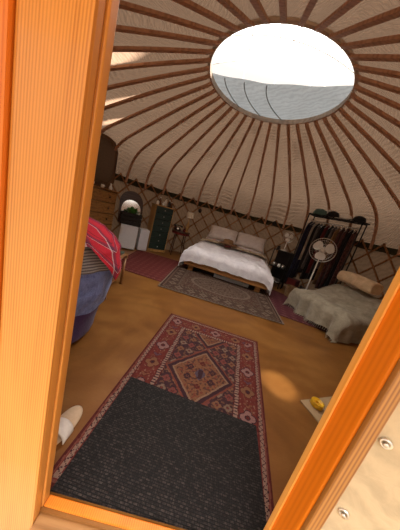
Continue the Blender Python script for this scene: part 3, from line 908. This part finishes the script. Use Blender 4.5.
# little dark ornaments hanging from the trellis
def ornament(a, z, label, r=.05):
    p = wallpt(a, RW-.075, z); t = thing('hanging_lantern', label, 'lantern', p)
    bm = B(); lathe(bm, [(0, -.07), (r*.5, -.065), (r, -.02), (r*.95, .02), (r*.4, .055), (0, .06)], n=14); link('body', bm, M['black'], t, True)
    e = wallpt(a, RW-.03, z+.16)-p
    bm = B(); tube(bm, [(0, 0, .055), e], .003, 5); link('hook', bm, M['black'], t, True)
ornament(math.atan2(-.45-CX, 6.33-CY), 1.37, 'small dark lantern hanging on the trellis right of the table lamp')
ornament(math.atan2(1.78-CX, 6.2-CY), 1.58, 'small dark lantern hanging at the wall head right of the bed', .065)

# ------------------------------------------------------------------ black bedside shelf at the right of the bed
np_ = Vector((1.72, 5.37, 0)); nq_ = Vector((2.06, 5.08, 0))
ns, nw = frame_thing('bedside_shelf', 'black open shelf unit between the bed and the clothes rack', 'shelf', np_, nq_)
for x in (0, nw-.02):
    for y in (0, .30):
        bm = B(); box(bm, (x, y, .0), (x+.02, y+.02, .95), .002); link('post', bm, M['black'], ns)
for z in (.12, .50, .93):
    bm = B(); box(bm, (.021, .001, z), (nw-.021, .319, z+.02), .003); link('shelf_board', bm, M['black'], ns)
bm = B(); box(bm, (.021, .300, .141), (nw-.021, .318, .929), 0); link('back_panel', bm, M['blackbox'], ns)
def pn(x, y, z): return ns.matrix_basis @ Vector((x, y, z))
def desk_fan(name, label, p, rz, R, H, stem, mat):
    t = thing(name, label, 'fan', p, rz)
    bm = B(); lathe(bm, [(0, 0), (R*.62, 0), (R*.66, .012), (R*.55, .03), (R*.12, .045)], n=28); link('base', bm, mat, t, True)
    bm = B(); tube(bm, [(0, 0, .04), (0, 0, H-.03)], [stem, stem*.8], 10); link('pole', bm, mat, t, True)
    rot = Matrix.Translation((0, -R*.18, H)) @ Matrix.Rotation(math.radians(88), 4, 'X')
    bm = B(); lathe(bm, [(0, -R*.62), (R*.24, -R*.58), (R*.30, -R*.25), (R*.26, -R*.1), (0, -R*.1)], n=20, mat=rot); link('motor', bm, mat, t, True)
    # cage: rings and spokes
    bm = B(); nsp = 36
    for s in (1, -1):
        for rr, zz in ((R, 0), (R*.8, s*R*.15), (R*.5, s*R*.22), (R*.22, s*R*.26)):
            if rr == R and s < 0: continue
            pts = [rot @ Vector((rr*math.cos(2*PI*k/40), rr*math.sin(2*PI*k/40), zz)) for k in range(41)]
            tube(bm, pts, (.008 if rr == R else .0022)*R/.24, 5, False)
        for k in range(nsp):
            a = 2*PI*k/nsp
            tube(bm, [rot @ Vector((rr*math.cos(a), rr*math.sin(a), zz)) for rr, zz in ((R, 0), (R*.8, s*R*.15), (R*.5, s*R*.22), (R*.2, s*R*.26))], .0013*R/.24, 4, False)
    link('cage', bm, M['steel'], t)
    bm = B()
    for k in range(3):
        a0 = 2*PI*k/3+.5; 
        def bl_(u, v):
            r = R*(.16+.70*u); wdt = (.42+.75*math.sin(PI*min(1, u*.75+.18)))
            a = a0 + (v-.5)*wdt*1.35
            return rot @ Vector((r*math.cos(a), r*math.sin(a), R*(.02+.10*(v-.5))))
        grid(bm, bl_, 8, 8)
    link('blades', bm, mat, t, True)
    bm = B(); lathe(bm, [(R*.2, -.02), (R*.2, R*.08), (R*.12, R*.12), (0, R*.13)], n=18, mat=rot); link('hub', bm, mat, t, True)
    return t
desk_fan('desk_fan', 'small white desk fan on top of the black bedside shelf', pn(.20, .14, .9505), math.radians(-20), .13, .36, .012, M['plastic'])
for k, (x, z, m_, lb) in enumerate([(.08, .9505, M['blackbox'], 'black mug on top of the bedside shelf beside the small fan')]):
    mug(lb, pn(x, .06, z), .035, .09, m_)
for k, (x, z, m_, lb) in enumerate([(.10, .5205, M['steel'], 'silver cup at the left of the middle bedside shelf'), (.23, .5205, M['plastic'], 'white cup in the middle of the middle bedside shelf'), (.34, .5205, M['steel'], 'silver cup at the right of the middle bedside shelf')]):
    mug(lb, pn(x, .10, z), .035, .09, m_)
def shoe(label, p, rz, mat, group=None):
    t = thing('shoe', label, 'shoe', p, rz, group)
    bm = B()
    def s(u, v):
        L = .27; y = (u-.5)*L; w = .045*(.75+.25*math.cos((u-.75)*5))*max(.05, math.sin(PI*min(.98, max(.02, u)))**.35)
        hgt = .045 + .045*sm(1-u, .35, .7); a = PI*v
        return (w*math.cos(a), y, .014+hgt*math.sin(a)**.8)
    grid(bm, s, 14, 10); link('upper', bm, mat, t, True)
    bm = B(); lathe(bm, [(0, 0), (.045, 0), (.047, .007), (.045, .0135), (0, .0135)], n=20, sy=2.95); link('sole', bm, M['plastic'], t)
for k, (x, m_, lb) in enumerate([(.09, M['ivory'], 'pale shoe at the left of the lowest bedside shelf'), (.21, M['ivory'], 'pale shoe in the middle of the lowest bedside shelf'), (.33, M['greycloth'], 'grey shoe at the right of the lowest bedside shelf')]):
    shoe(lb, pn(x, .15, .1405), ns.rotation_euler[2], m_)

# ------------------------------------------------------------------ clothes rack
ra, rb = Vector((2.16, 5.16, 0)), Vector((2.87, 4.34, 0))
rk, rw = frame_thing('clothes_rack', 'tall black metal clothes rack crammed with garments along the right wall', 'clothes rack', ra, rb)
RH = 1.97; RD = .30
for x in (0, rw):
    for y in (0, RD):
        bm = B(); tube(bm, [(x, y, 0), (x, y, RH)], .013, 8); link('post', bm, M['black'], rk, True)
for z, nm in ((.18, 'bottom_shelf'), (RH-.02, 'top_shelf')):
    bm = B()
    for k in range(7):
        y = RD*k/6
        tube(bm, [(0.014, y, z), (rw-.014, y, z)], .005, 6)
    for k in range(9):
        x = .02+(rw-.04)*k/8
        tube(bm, [(x, .004, z-.008), (x, RD-.004, z-.008)], .004, 6)
    link(nm, bm, M['black'], rk)
bm = B(); tube(bm, [(.014, RD*.5, RH-.14), (rw-.014, RD*.5, RH-.14)], .011, 8); link('hanging_rail', bm, M['steel'], rk, True)
for y in (0, RD):
    bm = B(); tube(bm, [(0, y, RH), (rw, y, RH)], .010, 8); link('top_rail', bm, M['black'], rk, True)
for x in (0, rw):
    for z in (RH, .18):
        bm = B(); tube(bm, [(x, 0, z), (x, RD, z)], .010, 8); link('end_rail', bm, M['black'], rk, True)
def garment(x, wdt, L, mat, label, thick=.06, seed=0, name='hanging_coat'):
    t = thing(name, label, 'garment', rk.matrix_basis @ Vector((x, RD*.5, RH-.14)), rk.rotation_euler[2])
    bm = B(); n = 30
    prof = [(0.02, -.03), (.10, -.045), (.5, -.09), (.80, -.16), (.92, -.30), (.86, -.5), (.9, -.75), (1, -1.0)]
    rings = []
    for j, (f_, z_) in enumerate(prof):
        z = z_ if j < 4 else -.16 + (z_+.16)/(.84)*(L-.16)
        r = []
        for k in range(n):
            a = 2*PI*k/n
            w = wdt/2*f_; th = thick/2*(.5 + .9*min(1, j/4)) * (1+.35*math.sin(a*4+seed)+.25*math.sin(a*7+seed*2)) 
            r.append(bm.verts.new((th*math.cos(a), w*math.sin(a)*(1+.05*math.sin(a*5+z*6+seed)), z + .01*math.sin(a*3+seed))))
        rings.append(r)
    for p, q in zip(rings, rings[1:]):
        for k in range(n): bm.faces.new((p[k], p[(k+1) % n], q[(k+1) % n], q[k]))
    bm.faces.new(rings[0][::-1]); bm.faces.new(rings[-1])
    link('cloth_body', bm, mat, t, True)
    bm = B(); tube(bm, [(0, 0, -.035), (0, 0, -.008), (0, .012, .010), (0, 0, .0165), (0, -.014, .006)], .003, 5); tube(bm, [(0, -wdt*.42, -.12), (0, 0, -.035), (0, wdt*.42, -.12)], .005, 5)
    link('hanger', bm, M['steel'], t)
fl_ = cloth('floral_cloth', (.16, .06, .05), (.015, .010, .012), 40, .4, 24)
gs = [(.05, .36, 1.35, 'navy', 'long navy coat at the left end of the clothes rack', .060), (.12, .36, 1.20, 'navy', 'dark blue coat second from the left end of the rack', .052),
      (.185, .34, .80, 'ivory', 'ivory shirt hanging third from the left of the clothes rack', .040), (.25, .36, 1.05, 'blackcloth', 'black garment right of the ivory shirt on the rack', .046),
      (.32, .36, .95, 'greycloth', 'dark grey garment hanging left of the standing fan', .046), (.40, .36, 1.15, 'blackcloth', 'black garment behind the left of the standing fan', .052),
      (.49, .36, 1.0, 'maroon', 'maroon garment in the middle of the clothes rack', .052), (.58, .36, 1.1, 'blackcloth', 'black garment behind the fan head, middle of the rack', .052),
      (.66, .38, .85, 'greycloth', 'dark grey top hanging left of the tan coat', .046), (.74, .38, 1.15, 'tan', 'tan sheepskin coat hanging right of the standing fan', .052),
      (.83, .36, 1.2, 'fl', 'dark dress with red flecks right of the tan coat', .056), (.92, .36, 1.15, 'fl', 'dark flecked dress second right of the tan coat', .056),
      (1.01, .36, 1.25, 'blackcloth', 'long black coat near the right end of the rack', .056), (1.09, .36, 1.2, 'fl', 'dark flecked dress at the right end of the rack', .052)]
for k, (x, w_, L, mt_, lb, th) in enumerate(gs):
    garment(x*rw/1.19, w_, L*1.2, fl_ if mt_ == 'fl' else M[mt_], lb, th, k*1.7)
# hats and boxes on the top shelf
def rkp(x, y, z): return rk.matrix_basis @ Vector((x, y, z))
def cap(label, p, mat, r=.11, h=.10, rz=0, wide=False):
    t = thing('hat', label, 'hat', p, rz)
    bm = B(); lathe(bm, [(r, .012), (r*1.0, h*.4), (r*.8, h*.8), (r*.35, h), (0, h)], n=22); link('crown', bm, mat, t, True)
    bm = B()
    if wide: lathe(bm, [(r*.98, .012), (r*1.7, 0), (r*1.72, .006), (r*.98, .02)], n=26)
    else: grid(bm, lambda u, v: ((r+.075*v*math.sin(PI*u))*math.cos(PI*(1.15+.7*u)), (r+.075*v*math.sin(PI*u))*math.sin(PI*(1.15+.7*u)), .014-.01*v), 12, 4, .004)
    link('brim', bm, mat, t, True)
TS = RH-.02+.006
cap('teal green cap at the left end of the top shelf of the rack', rkp(.18, .11, TS), M['teal'], .15, .16, rk.rotation_euler[2])
cap('black cap in the middle of the top shelf of the rack', rkp(.46, .12, TS), M['blackcloth'], .13, .15, rk.rotation_euler[2])
cap('white brimmed hat towards the right of the rack top shelf', rkp(.72, .12, TS), M['plastic'], .12, .12, 0, True)
cap('dark brimmed hat at the right end of the rack top shelf', rkp(.97, .13, TS), M['blackcloth'], .12, .13, 0, True)
bx_ = thing('shoebox', 'small white box behind the teal cap on top of the rack', 'box', rkp(.34, .235, TS), rk.rotation_euler[2])
bm = B(); box(bm, (-.08, -.045, 0), (.08, .045, .15), .004); link('box_body', bm, M['plastic'], bx_)
bm = B(); box(bm, (-.084, -.049, .151), (.084, .049, .18), .004); link('lid', bm, M['plastic'], bx_)
# things on the bottom shelf
rbx = thing('red_box', 'red box on the lower shelf of the clothes rack, left end', 'box', rkp(.16, .12, .187), rk.rotation_euler[2])
bm = B(); box(bm, (-.13, -.11, 0), (.13, .13, .15), .006); link('box_body', bm, M['maroon'], rbx)
bm = B(); box(bm, (-.134, -.114, .151), (.134, .134, .175), .004); link('lid', bm, M['maroon'], rbx)
for k in range(3):
    shoe(['black boot shoe left on the lower rack shelf', 'black shoe in the middle of the lower rack shelf', 'black shoe right of centre on the lower rack shelf'][k], rkp(.42+.13*k, .15, .187), rk.rotation_euler[2], M['blackcloth'])
# wicker basket at foot of the rack
def basket(label, p, r, h, mat):
    t = thing('basket', label, 'basket', p)
    bm = B()
    pr = [(0, 0), (r*.8, 0)]
    for j in range(12): pr.append((r*(.8+.2*math.sin(PI/2*j/11)) + (.004 if j % 2 else 0), h*(j+.5)/12))
    pr += [(r*.96, h), (r*.92, h*.9), (r*.75, .02), (0, .02)]
    lathe(bm, pr, n=28); link('woven_body', bm, mat, t)
    bm = B(); tube(bm, [(r*math.cos(2*PI*k/24), r*math.sin(2*PI*k/24), h) for k in range(25)], .01, 6); link('rim', bm, mat, t, True)
basket('tan wicker basket on the floor at the foot of the standing fan', (2.20, 4.68, .008), .12, .24, M['tan'])

# standing fan
FP = Vector((2.40, 4.45, 0))
desk_fan('standing_fan', 'white pedestal fan with round wire cage standing before the clothes rack', FP, math.atan2(0-FP.y, .2-FP.x)+PI/2, .245, 1.235, .016, M['plastic'])

# ------------------------------------------------------------------ daybed with throw and bolster
DA, DB = Vector((1.99, 3.93, 0)), Vector((2.32, 2.96, 0))
db, dw = frame_thing('daybed', 'low daybed with raised head end against the right wall', 'daybed', DA, DB)
DL = 1.02
def dtop(y): return .43 + .26*sm(y, .25, 1.0)
for x0, x1 in ((.05, .11), (dw-.11, dw-.05)):
    for y in (.06, DL-.14):
        bm = B(); box(bm, (x0, y, .008), (x1, y+.06, .12), .004); link('foot', bm, M['darkwood'], db)
bm = B(); box(bm, (.03, .03, .121), (dw-.03, DL-.02, .25), .02, seg=3); link('base', bm, M['sheet'], db)
bm = B()
def mt_fn(s):
    def f(u, v):
        x = .03 + (dw-.06)*u; y = .03 + (DL-.05)*v
        e = min(1, min(u, 1-u)*9)**.5 * min(1, min(v, 1-v)*9)**.5
        return (x, y, .251 + (dtop(y)-.015-.251)*(e if s else 0))
    return f
grid(bm, mt_fn(1), 24, 24); grid(bm, mt_fn(0), 24, 24); bmesh.ops.remove_doubles(bm, verts=bm.verts, dist=.0005)
link('mattress', bm, M['sheet'], db, True)
# throw
th_ = thing('throw_blanket', 'sage green woven throw with fringe draped over the daybed', 'throw', DA, db.rotation_euler[2])
def throw(u, v):
    ov = .02; s = -.30 + (dw+.30+.46)*u; y0 = -.36 + (DL+.30)*v
    x = s; dz = 0; y = y0
    if s < -ov: k = -ov-s; x = -ov-.02-.03*math.sin(min(1, k/.1)*PI/2) + .035*nz(y0*8, 3)*min(1, k*5); dz -= k
    if s > dw+ov: k = s-dw-ov; x = dw+ov+.02+.05*math.sin(min(1, k/.1)*PI/2)+.05*nz(y0*6, 1)*min(1, k*5); dz -= k*.95
    if y0 < -ov: k = -ov-y0; y = -ov-.02-.04*math.sin(min(1, k/.1)*PI/2) + .05*math.sin(s*17+nz(s*3, 2)*4)*min(1, k*3) - .02; dz -= k*(1.0+.12*math.sin(s*5))
    e = min(max(s, 0), max(dw-s, 0), max(y0, 0)); rd = max(0, 1-e/.09)**2*.04
    z = dtop(max(0, y0)) + .018 - rd + dz + .014*nz(s*6, y0*6, 2) + .006*nz(s*15, y0*15, 5)
    # the near corner reaches the floor
    if s > dw-.22 and y0 < 0: z -= .06*sm(s, dw-.22, dw+.1); y -= .05*sm(s, dw-.22, dw)*min(1, -y0*4)
    return (x, y, max(z, .012+.01*nz(s*9, y0*9)+.006))
bm = B(); grid(bm, throw, 80, 80); link('throw_cloth', bm, M['sage'], th_, True)
bm = B()
for k in range(64):
    u = k/63; p = Vector(throw(u, 0)); q = p + Vector((random.uniform(-.01, .01), -.01, -.055))
    if q.z < .008: q.z = .008; q.y -= .03
    tube(bm, [p, (p+q)/2 + Vector((random.uniform(-.006, .006), 0, 0)), q], [.005, .004, .002], 5)
link('fringe', bm, M['sage'], th_)['kind'] = 'stuff'
# bolster
bo = thing('bolster_pillow', 'rolled beige blanket lying as a pillow at the head of the daybed', 'pillow', db.matrix_basis @ Vector((.38, .86, .745)), db.rotation_euler[2] + math.radians(-4))
def roll(u, v):
    x = -.35 + .70*u; a = 2*PI*v; e = .7
    c, s_ = math.cos(a), math.sin(a)
    k = 1 - .10*abs(2*u-1)**6 + .05*nz(u*5, c, s_)
    y = .150*math.copysign(abs(c)**e, c)*k; z = .115*math.copysign(abs(s_)**e, s_)*k
    return (x, y, z+.115 + .010*math.sin(u*5))
bm = B(); grid(bm, roll, 30, 28)
for sgn, x in ((-1, -.35), (1, .35)):
    ring = [Vector(roll(0 if sgn < 0 else 1, k/28)) for k in range(28)]; ctr = sum(ring, Vector())/28
    prev = [bm.verts.new(p) for p in ring]
    for j, (f_, d_) in enumerate(((.85, .012), (.7, -.004), (.5, .010), (.3, -.004), (.12, .006))):
        cur = [bm.verts.new(ctr + (p-ctr)*f_ + Vector((sgn*d_, 0, 0))) for p in ring]
        for k in range(28): bm.faces.new((prev[k], prev[(k+1) % 28], cur[(k+1) % 28], cur[k]))
        prev = cur
    bm.faces.new(prev)
bmesh.ops.remove_doubles(bm, verts=bm.verts, dist=.0008)
link('rolled_cloth', bm, M['bolster'], bo, True)

# ------------------------------------------------------------------ armchair at the left with throws
AC = Vector((-1.215, 1.50, 0))
ac = thing('armchair', 'rounded purple upholstered armchair behind the left door jamb', 'armchair', AC)
def rad(z):
    pts = [(0, .43), (.10, .45), (.30, .475), (.50, .515), (.68, .53), (.81, .495), (.90, .42), (.955, .28), (.97, 0)]
    for (a, ra_), (b_, rb_) in zip(pts, pts[1:]):
        if z <= b_: return ra_ + (rb_-ra_)*sm(z, a, b_) if b_ < .9 else ra_ + (rb_-ra_)*((z-a)/(b_-a))
    return 0
def shell(a, z, off=0): r = rad(z)+off; return (r*math.cos(a), r*math.sin(a), z)
bm = B()
lathe(bm, [(0, .03)] + [(rad(z*.97/24) - (.02 if z == 0 else 0), max(.03, z*.97/24)) for z in range(0, 25)], n=40); link('upholstery', bm, M['purple'], ac, True)
for k in range(4):
    a = PI/4+k*PI/2; bm = B(); tube(bm, [(.3*math.cos(a), .3*math.sin(a), 0), (.3*math.cos(a), .3*math.sin(a), .035)], .025, 10); link('foot', bm, M['darkwood'], ac)
# shells as throws; angle range facing the camera side
def shellthing(name, label, cat, mat, a0, a1, zlo, zhi, off, seed, colfn=None, nu=70, nv=50):
    t = thing(name, label, cat, AC)
    def fn(u, v):
        a = a0 + (a1-a0)*u; lo = zlo(u); z = lo + (zhi-lo)*v
        rr = rad(min(.969, z)); 
        if z > .93: rr = max(0, rad(.93)*(1-((z-.93)/(zhi-.93))**.9)) if zhi > .93 else rr
        o = off + .012*nz(a*5, z*7, seed) + .008*math.sin(a*14+z*5+seed)*(1-v)
        zz = min(z, .97) + (off if z > .9 else 0)*sm(z, .9, .97) + .006*nz(a*4, z*9, seed)
        return ((rr+o)*math.cos(a), (rr+o)*math.sin(a), zz)
    if colfn: colgrid('throw_cloth', fn, colfn, nu, nv, M['rugfine'], t)
    else:
        bm = B(); grid(bm, fn, nu, nv); link('throw_cloth', bm, mat, t, True)
    return t
shellthing('blue_throw', 'blue woven throw covering the sides of the purple armchair', 'throw', M['denim'], -PI*1.05, PI*.75, lambda u: .34+.03*math.sin(u*19), .93, .022, 2)
def knit(u, v):
    return mixc((.34, .31, .30), (.085, .07, .075), .5+.5*math.sin(v*95))
shellthing('knit_throw', 'grey and brown striped knitted throw under the red tartan blanket', 'throw', None, -PI*.95, PI*.0, lambda u: .73 - .05*u, .955, .036, 5, knit, 100, 90)
def tlo(u):
    a = -129.6 + 210.6*u; return min(.86, .57 + .0105*abs(a-5))
def tartan(u, v):
    X = u*2.3; Y = v*.55
    red = (.62, .030, .055); c = list(red)
    def stripe(t, p, w): return abs(((t/p) % 1)-.5) < w
    if stripe(X, .26, .10): c = mixc(c, (.05, .05, .10), .55)
    if stripe(Y, .22, .10): c = mixc(c, (.05, .05, .10), .55)
    if stripe(X+.03, .26, .013): c = mixc(c, (.62, .58, .62), .7)
    if stripe(Y+.03, .22, .016): c = mixc(c, (.75, .70, .66), .8)
    if stripe(X-.07, .26, .014): c = mixc(c, (.02, .02, .03), .8)
    if stripe(Y-.06, .22, .016): c = mixc(c, (.02, .02, .03), .8)
    return c
shellthing('tartan_blanket', 'bright red tartan blanket draped over the top of the armchair', 'blanket', None, -PI*.72, PI*.45, tlo, .985, .062, 9, tartan, 150, 90)

# low chair with bent wooden side and green seat behind the armchair
lc = thing('bentwood_chair', 'low chair with curved wooden arm and green seat behind the armchair', 'chair', (-1.32, 2.50, 0), math.radians(6))
lc.scale = (1, 1, .62)
for s in (-1, 1):
    bm = B(); pts = []; 
    x = s*.30
    for k in range(21):
        t = k/20
        if t < .35: q = (x, .24-.04*t, .10+.62*(1-t/.35)*1.0)
        P = [(.30, .62), (.30, .75), (-.26, .70), (-.36, .40), (-.34, .20), (-.30, .02)]
        kk = t*(len(P)-1); i = min(int(kk), len(P)-2); f_ = kk-i
        pts.append((x, P[i][0]*(1-f_)+P[i+1][0]*f_, P[i][1]*(1-f_)+P[i+1][1]*f_))
    for _ in range(3):
        pts = [pts[0]] + [tuple((pts[i-1][c]+2*pts[i][c]+pts[i+1][c])/4 for c in range(3)) for i in range(1, 20)] + [pts[-1]]
    strip(bm, [Vector(p) for p in pts], [Vector((1, 0, 0))]*21, .022, .05); link('arm', bm, M['midwood'], lc, True)
    bm = B(); tube(bm, [(x, .28, .0), (x, .30, .64)], .018, 8); link('leg', bm, M['midwood'], lc, True)
bm = B(); box(bm, (-.27, -.30, .16), (.27, .30, .185), .01); link('seat_frame', bm, M['midwood'], lc)
bm = pillow_mesh(.54, .62, .19, 3)
for v in bm.verts: v.co += Vector((0, -.02, .275))
link('seat_cushion', bm, M['greencush'], lc, True)
bm = pillow_mesh(.54, .50, .14, 6); bmesh.ops.transform(bm, matrix=Matrix.Translation((0, .27, .52)) @ Matrix.Rotation(math.radians(80), 4, 'X'), verts=bm.verts)
link('back_cushion', bm, M['greencush'], lc, True)

# ------------------------------------------------------------------ small things on the floor
sl = thing('slipper', 'cream slipper lying left of the red rug near the door', 'slipper', (-.465, .83, .0), math.radians(-4))
bm = B(); lathe(bm, [(0, 0), (.047, 0), (.052, .009), (.047, .017), (0, .019)], n=32, sy=2.45)
for v in bm.verts: v.co.x *= 1 + .18*(v.co.y/.12)
link('sole', bm, M['slip'], sl, True)
bm = B(); grid(bm, lambda u, v: (.055*math.cos(PI*u), -.075+.07*v+.01*math.sin(PI*u), .010+.045*math.sin(PI*u)), 14, 6, .006); link('strap', bm, M['slipw'], sl, True)

pb = tag(boxo('chopping_board', (0, -.30, 0), (.46, 0, .012), M['paper'], None, .004), 'pale rectangular board lying on the floor by the right jamb', 'board')
pb.location = (1.12, 1.49, .0005); pb.rotation_euler = (0, 0, math.radians(23))
yb = thing('yellow_ball', 'small ribbed yellow dish on the pale board by the right jamb', 'dish', (1.25, 1.475, .0130))
bm = B()
prf = [(0, 0), (.038, 0)]
for j in range(8): prf.append((.046 + (.004 if j % 2 else 0), .004+.038*j/7))
prf += [(.040, .044), (.034, .02), (0, .018)]
lathe(bm, prf, n=28); link('bowl', bm, M['yellow'], yb, True)
bm = B(); tube(bm, [(.026*math.cos(2*PI*k/20), .026*math.sin(2*PI*k/20), .026) for k in range(21)], .009, 8, False); link('inner_ring', bm, M['yellow'], yb, True)

# ------------------------------------------------------------------ light
wd = bpy.data.worlds.new('World'); sc.world = wd; wd.use_nodes = True
nt = wd.node_tree; bg = nt.nodes['Background']
tc = N(nt, 'ShaderNodeTexCoord'); sx = N(nt, 'ShaderNodeSeparateXYZ'); nt.links.new(tc.outputs['Generated'], sx.inputs[0])
nt.links.new(ramp(nt, sx.outputs['Z'], [(.0, (.98, .84, .66)), (.25, (1.0, .93, .84)), (.9, (1.0, .95, .88))]), bg.inputs['Color'])
mr = N(nt, 'ShaderNodeMapRange'); mr.interpolation_type = 'SMOOTHSTEP'; mr.inputs[1].default_value = .50; mr.inputs[2].default_value = .92
mr.inputs[3].default_value = 1.12; mr.inputs[4].default_value = 20.0
nt.links.new(sx.outputs['Z'], mr.inputs[0]); nt.links.new(mr.outputs[0], bg.inputs['Strength'])
def lamp(kind, name, loc, tgt, energy, col, size=.5, **kw):
    l = bpy.data.lights.new(name, kind); l.energy = energy; l.color = col
    for k, v in kw.items(): setattr(l, k, v)
    if kind == 'AREA': l.size = size
    o = bpy.data.objects.new(name, l); COL.objects.link(o); o.location = loc
    d = Vector(tgt)-Vector(loc); o.rotation_euler = d.to_track_quat('-Z', 'Y').to_euler(); return o
# narrow spot added above the crown to lay the sun patch on the floor
lamp('SPOT', 'sun_beam', (.43, 3.48, 6.0), (.98, 1.62, 0), 2200, (1, .86, .62), spot_size=math.radians(3.6), spot_blend=.9, shadow_soft_size=.02)

# ------------------------------------------------------------------ camera
p_, r_ = math.radians(13.195), math.radians(15.72)
F_ = Vector((0, math.cos(p_), -math.sin(p_))); RT = Vector((1, 0, 0)); UP = RT.cross(F_)
Rv = math.cos(r_)*RT + math.sin(r_)*UP; Uv = -math.sin(r_)*RT + math.cos(r_)*UP
cam = bpy.data.cameras.new('Camera'); co = bpy.data.objects.new('Camera', cam); COL.objects.link(co)
mw = Matrix(((Rv.x, Uv.x, -F_.x, 0), (Rv.y, Uv.y, -F_.y, 0), (Rv.z, Uv.z, -F_.z, 1.25), (0, 0, 0, 1)))
co.matrix_world = mw
cam.sensor_fit = 'VERTICAL'; cam.sensor_height = 36; cam.lens = 206.0/530*36; cam.clip_start = .01
sc.camera = co
sc.view_settings.view_transform = 'Standard'
sc.view_settings.look = 'None'
sc.view_settings.exposure = 0
sc.view_settings.gamma = 1
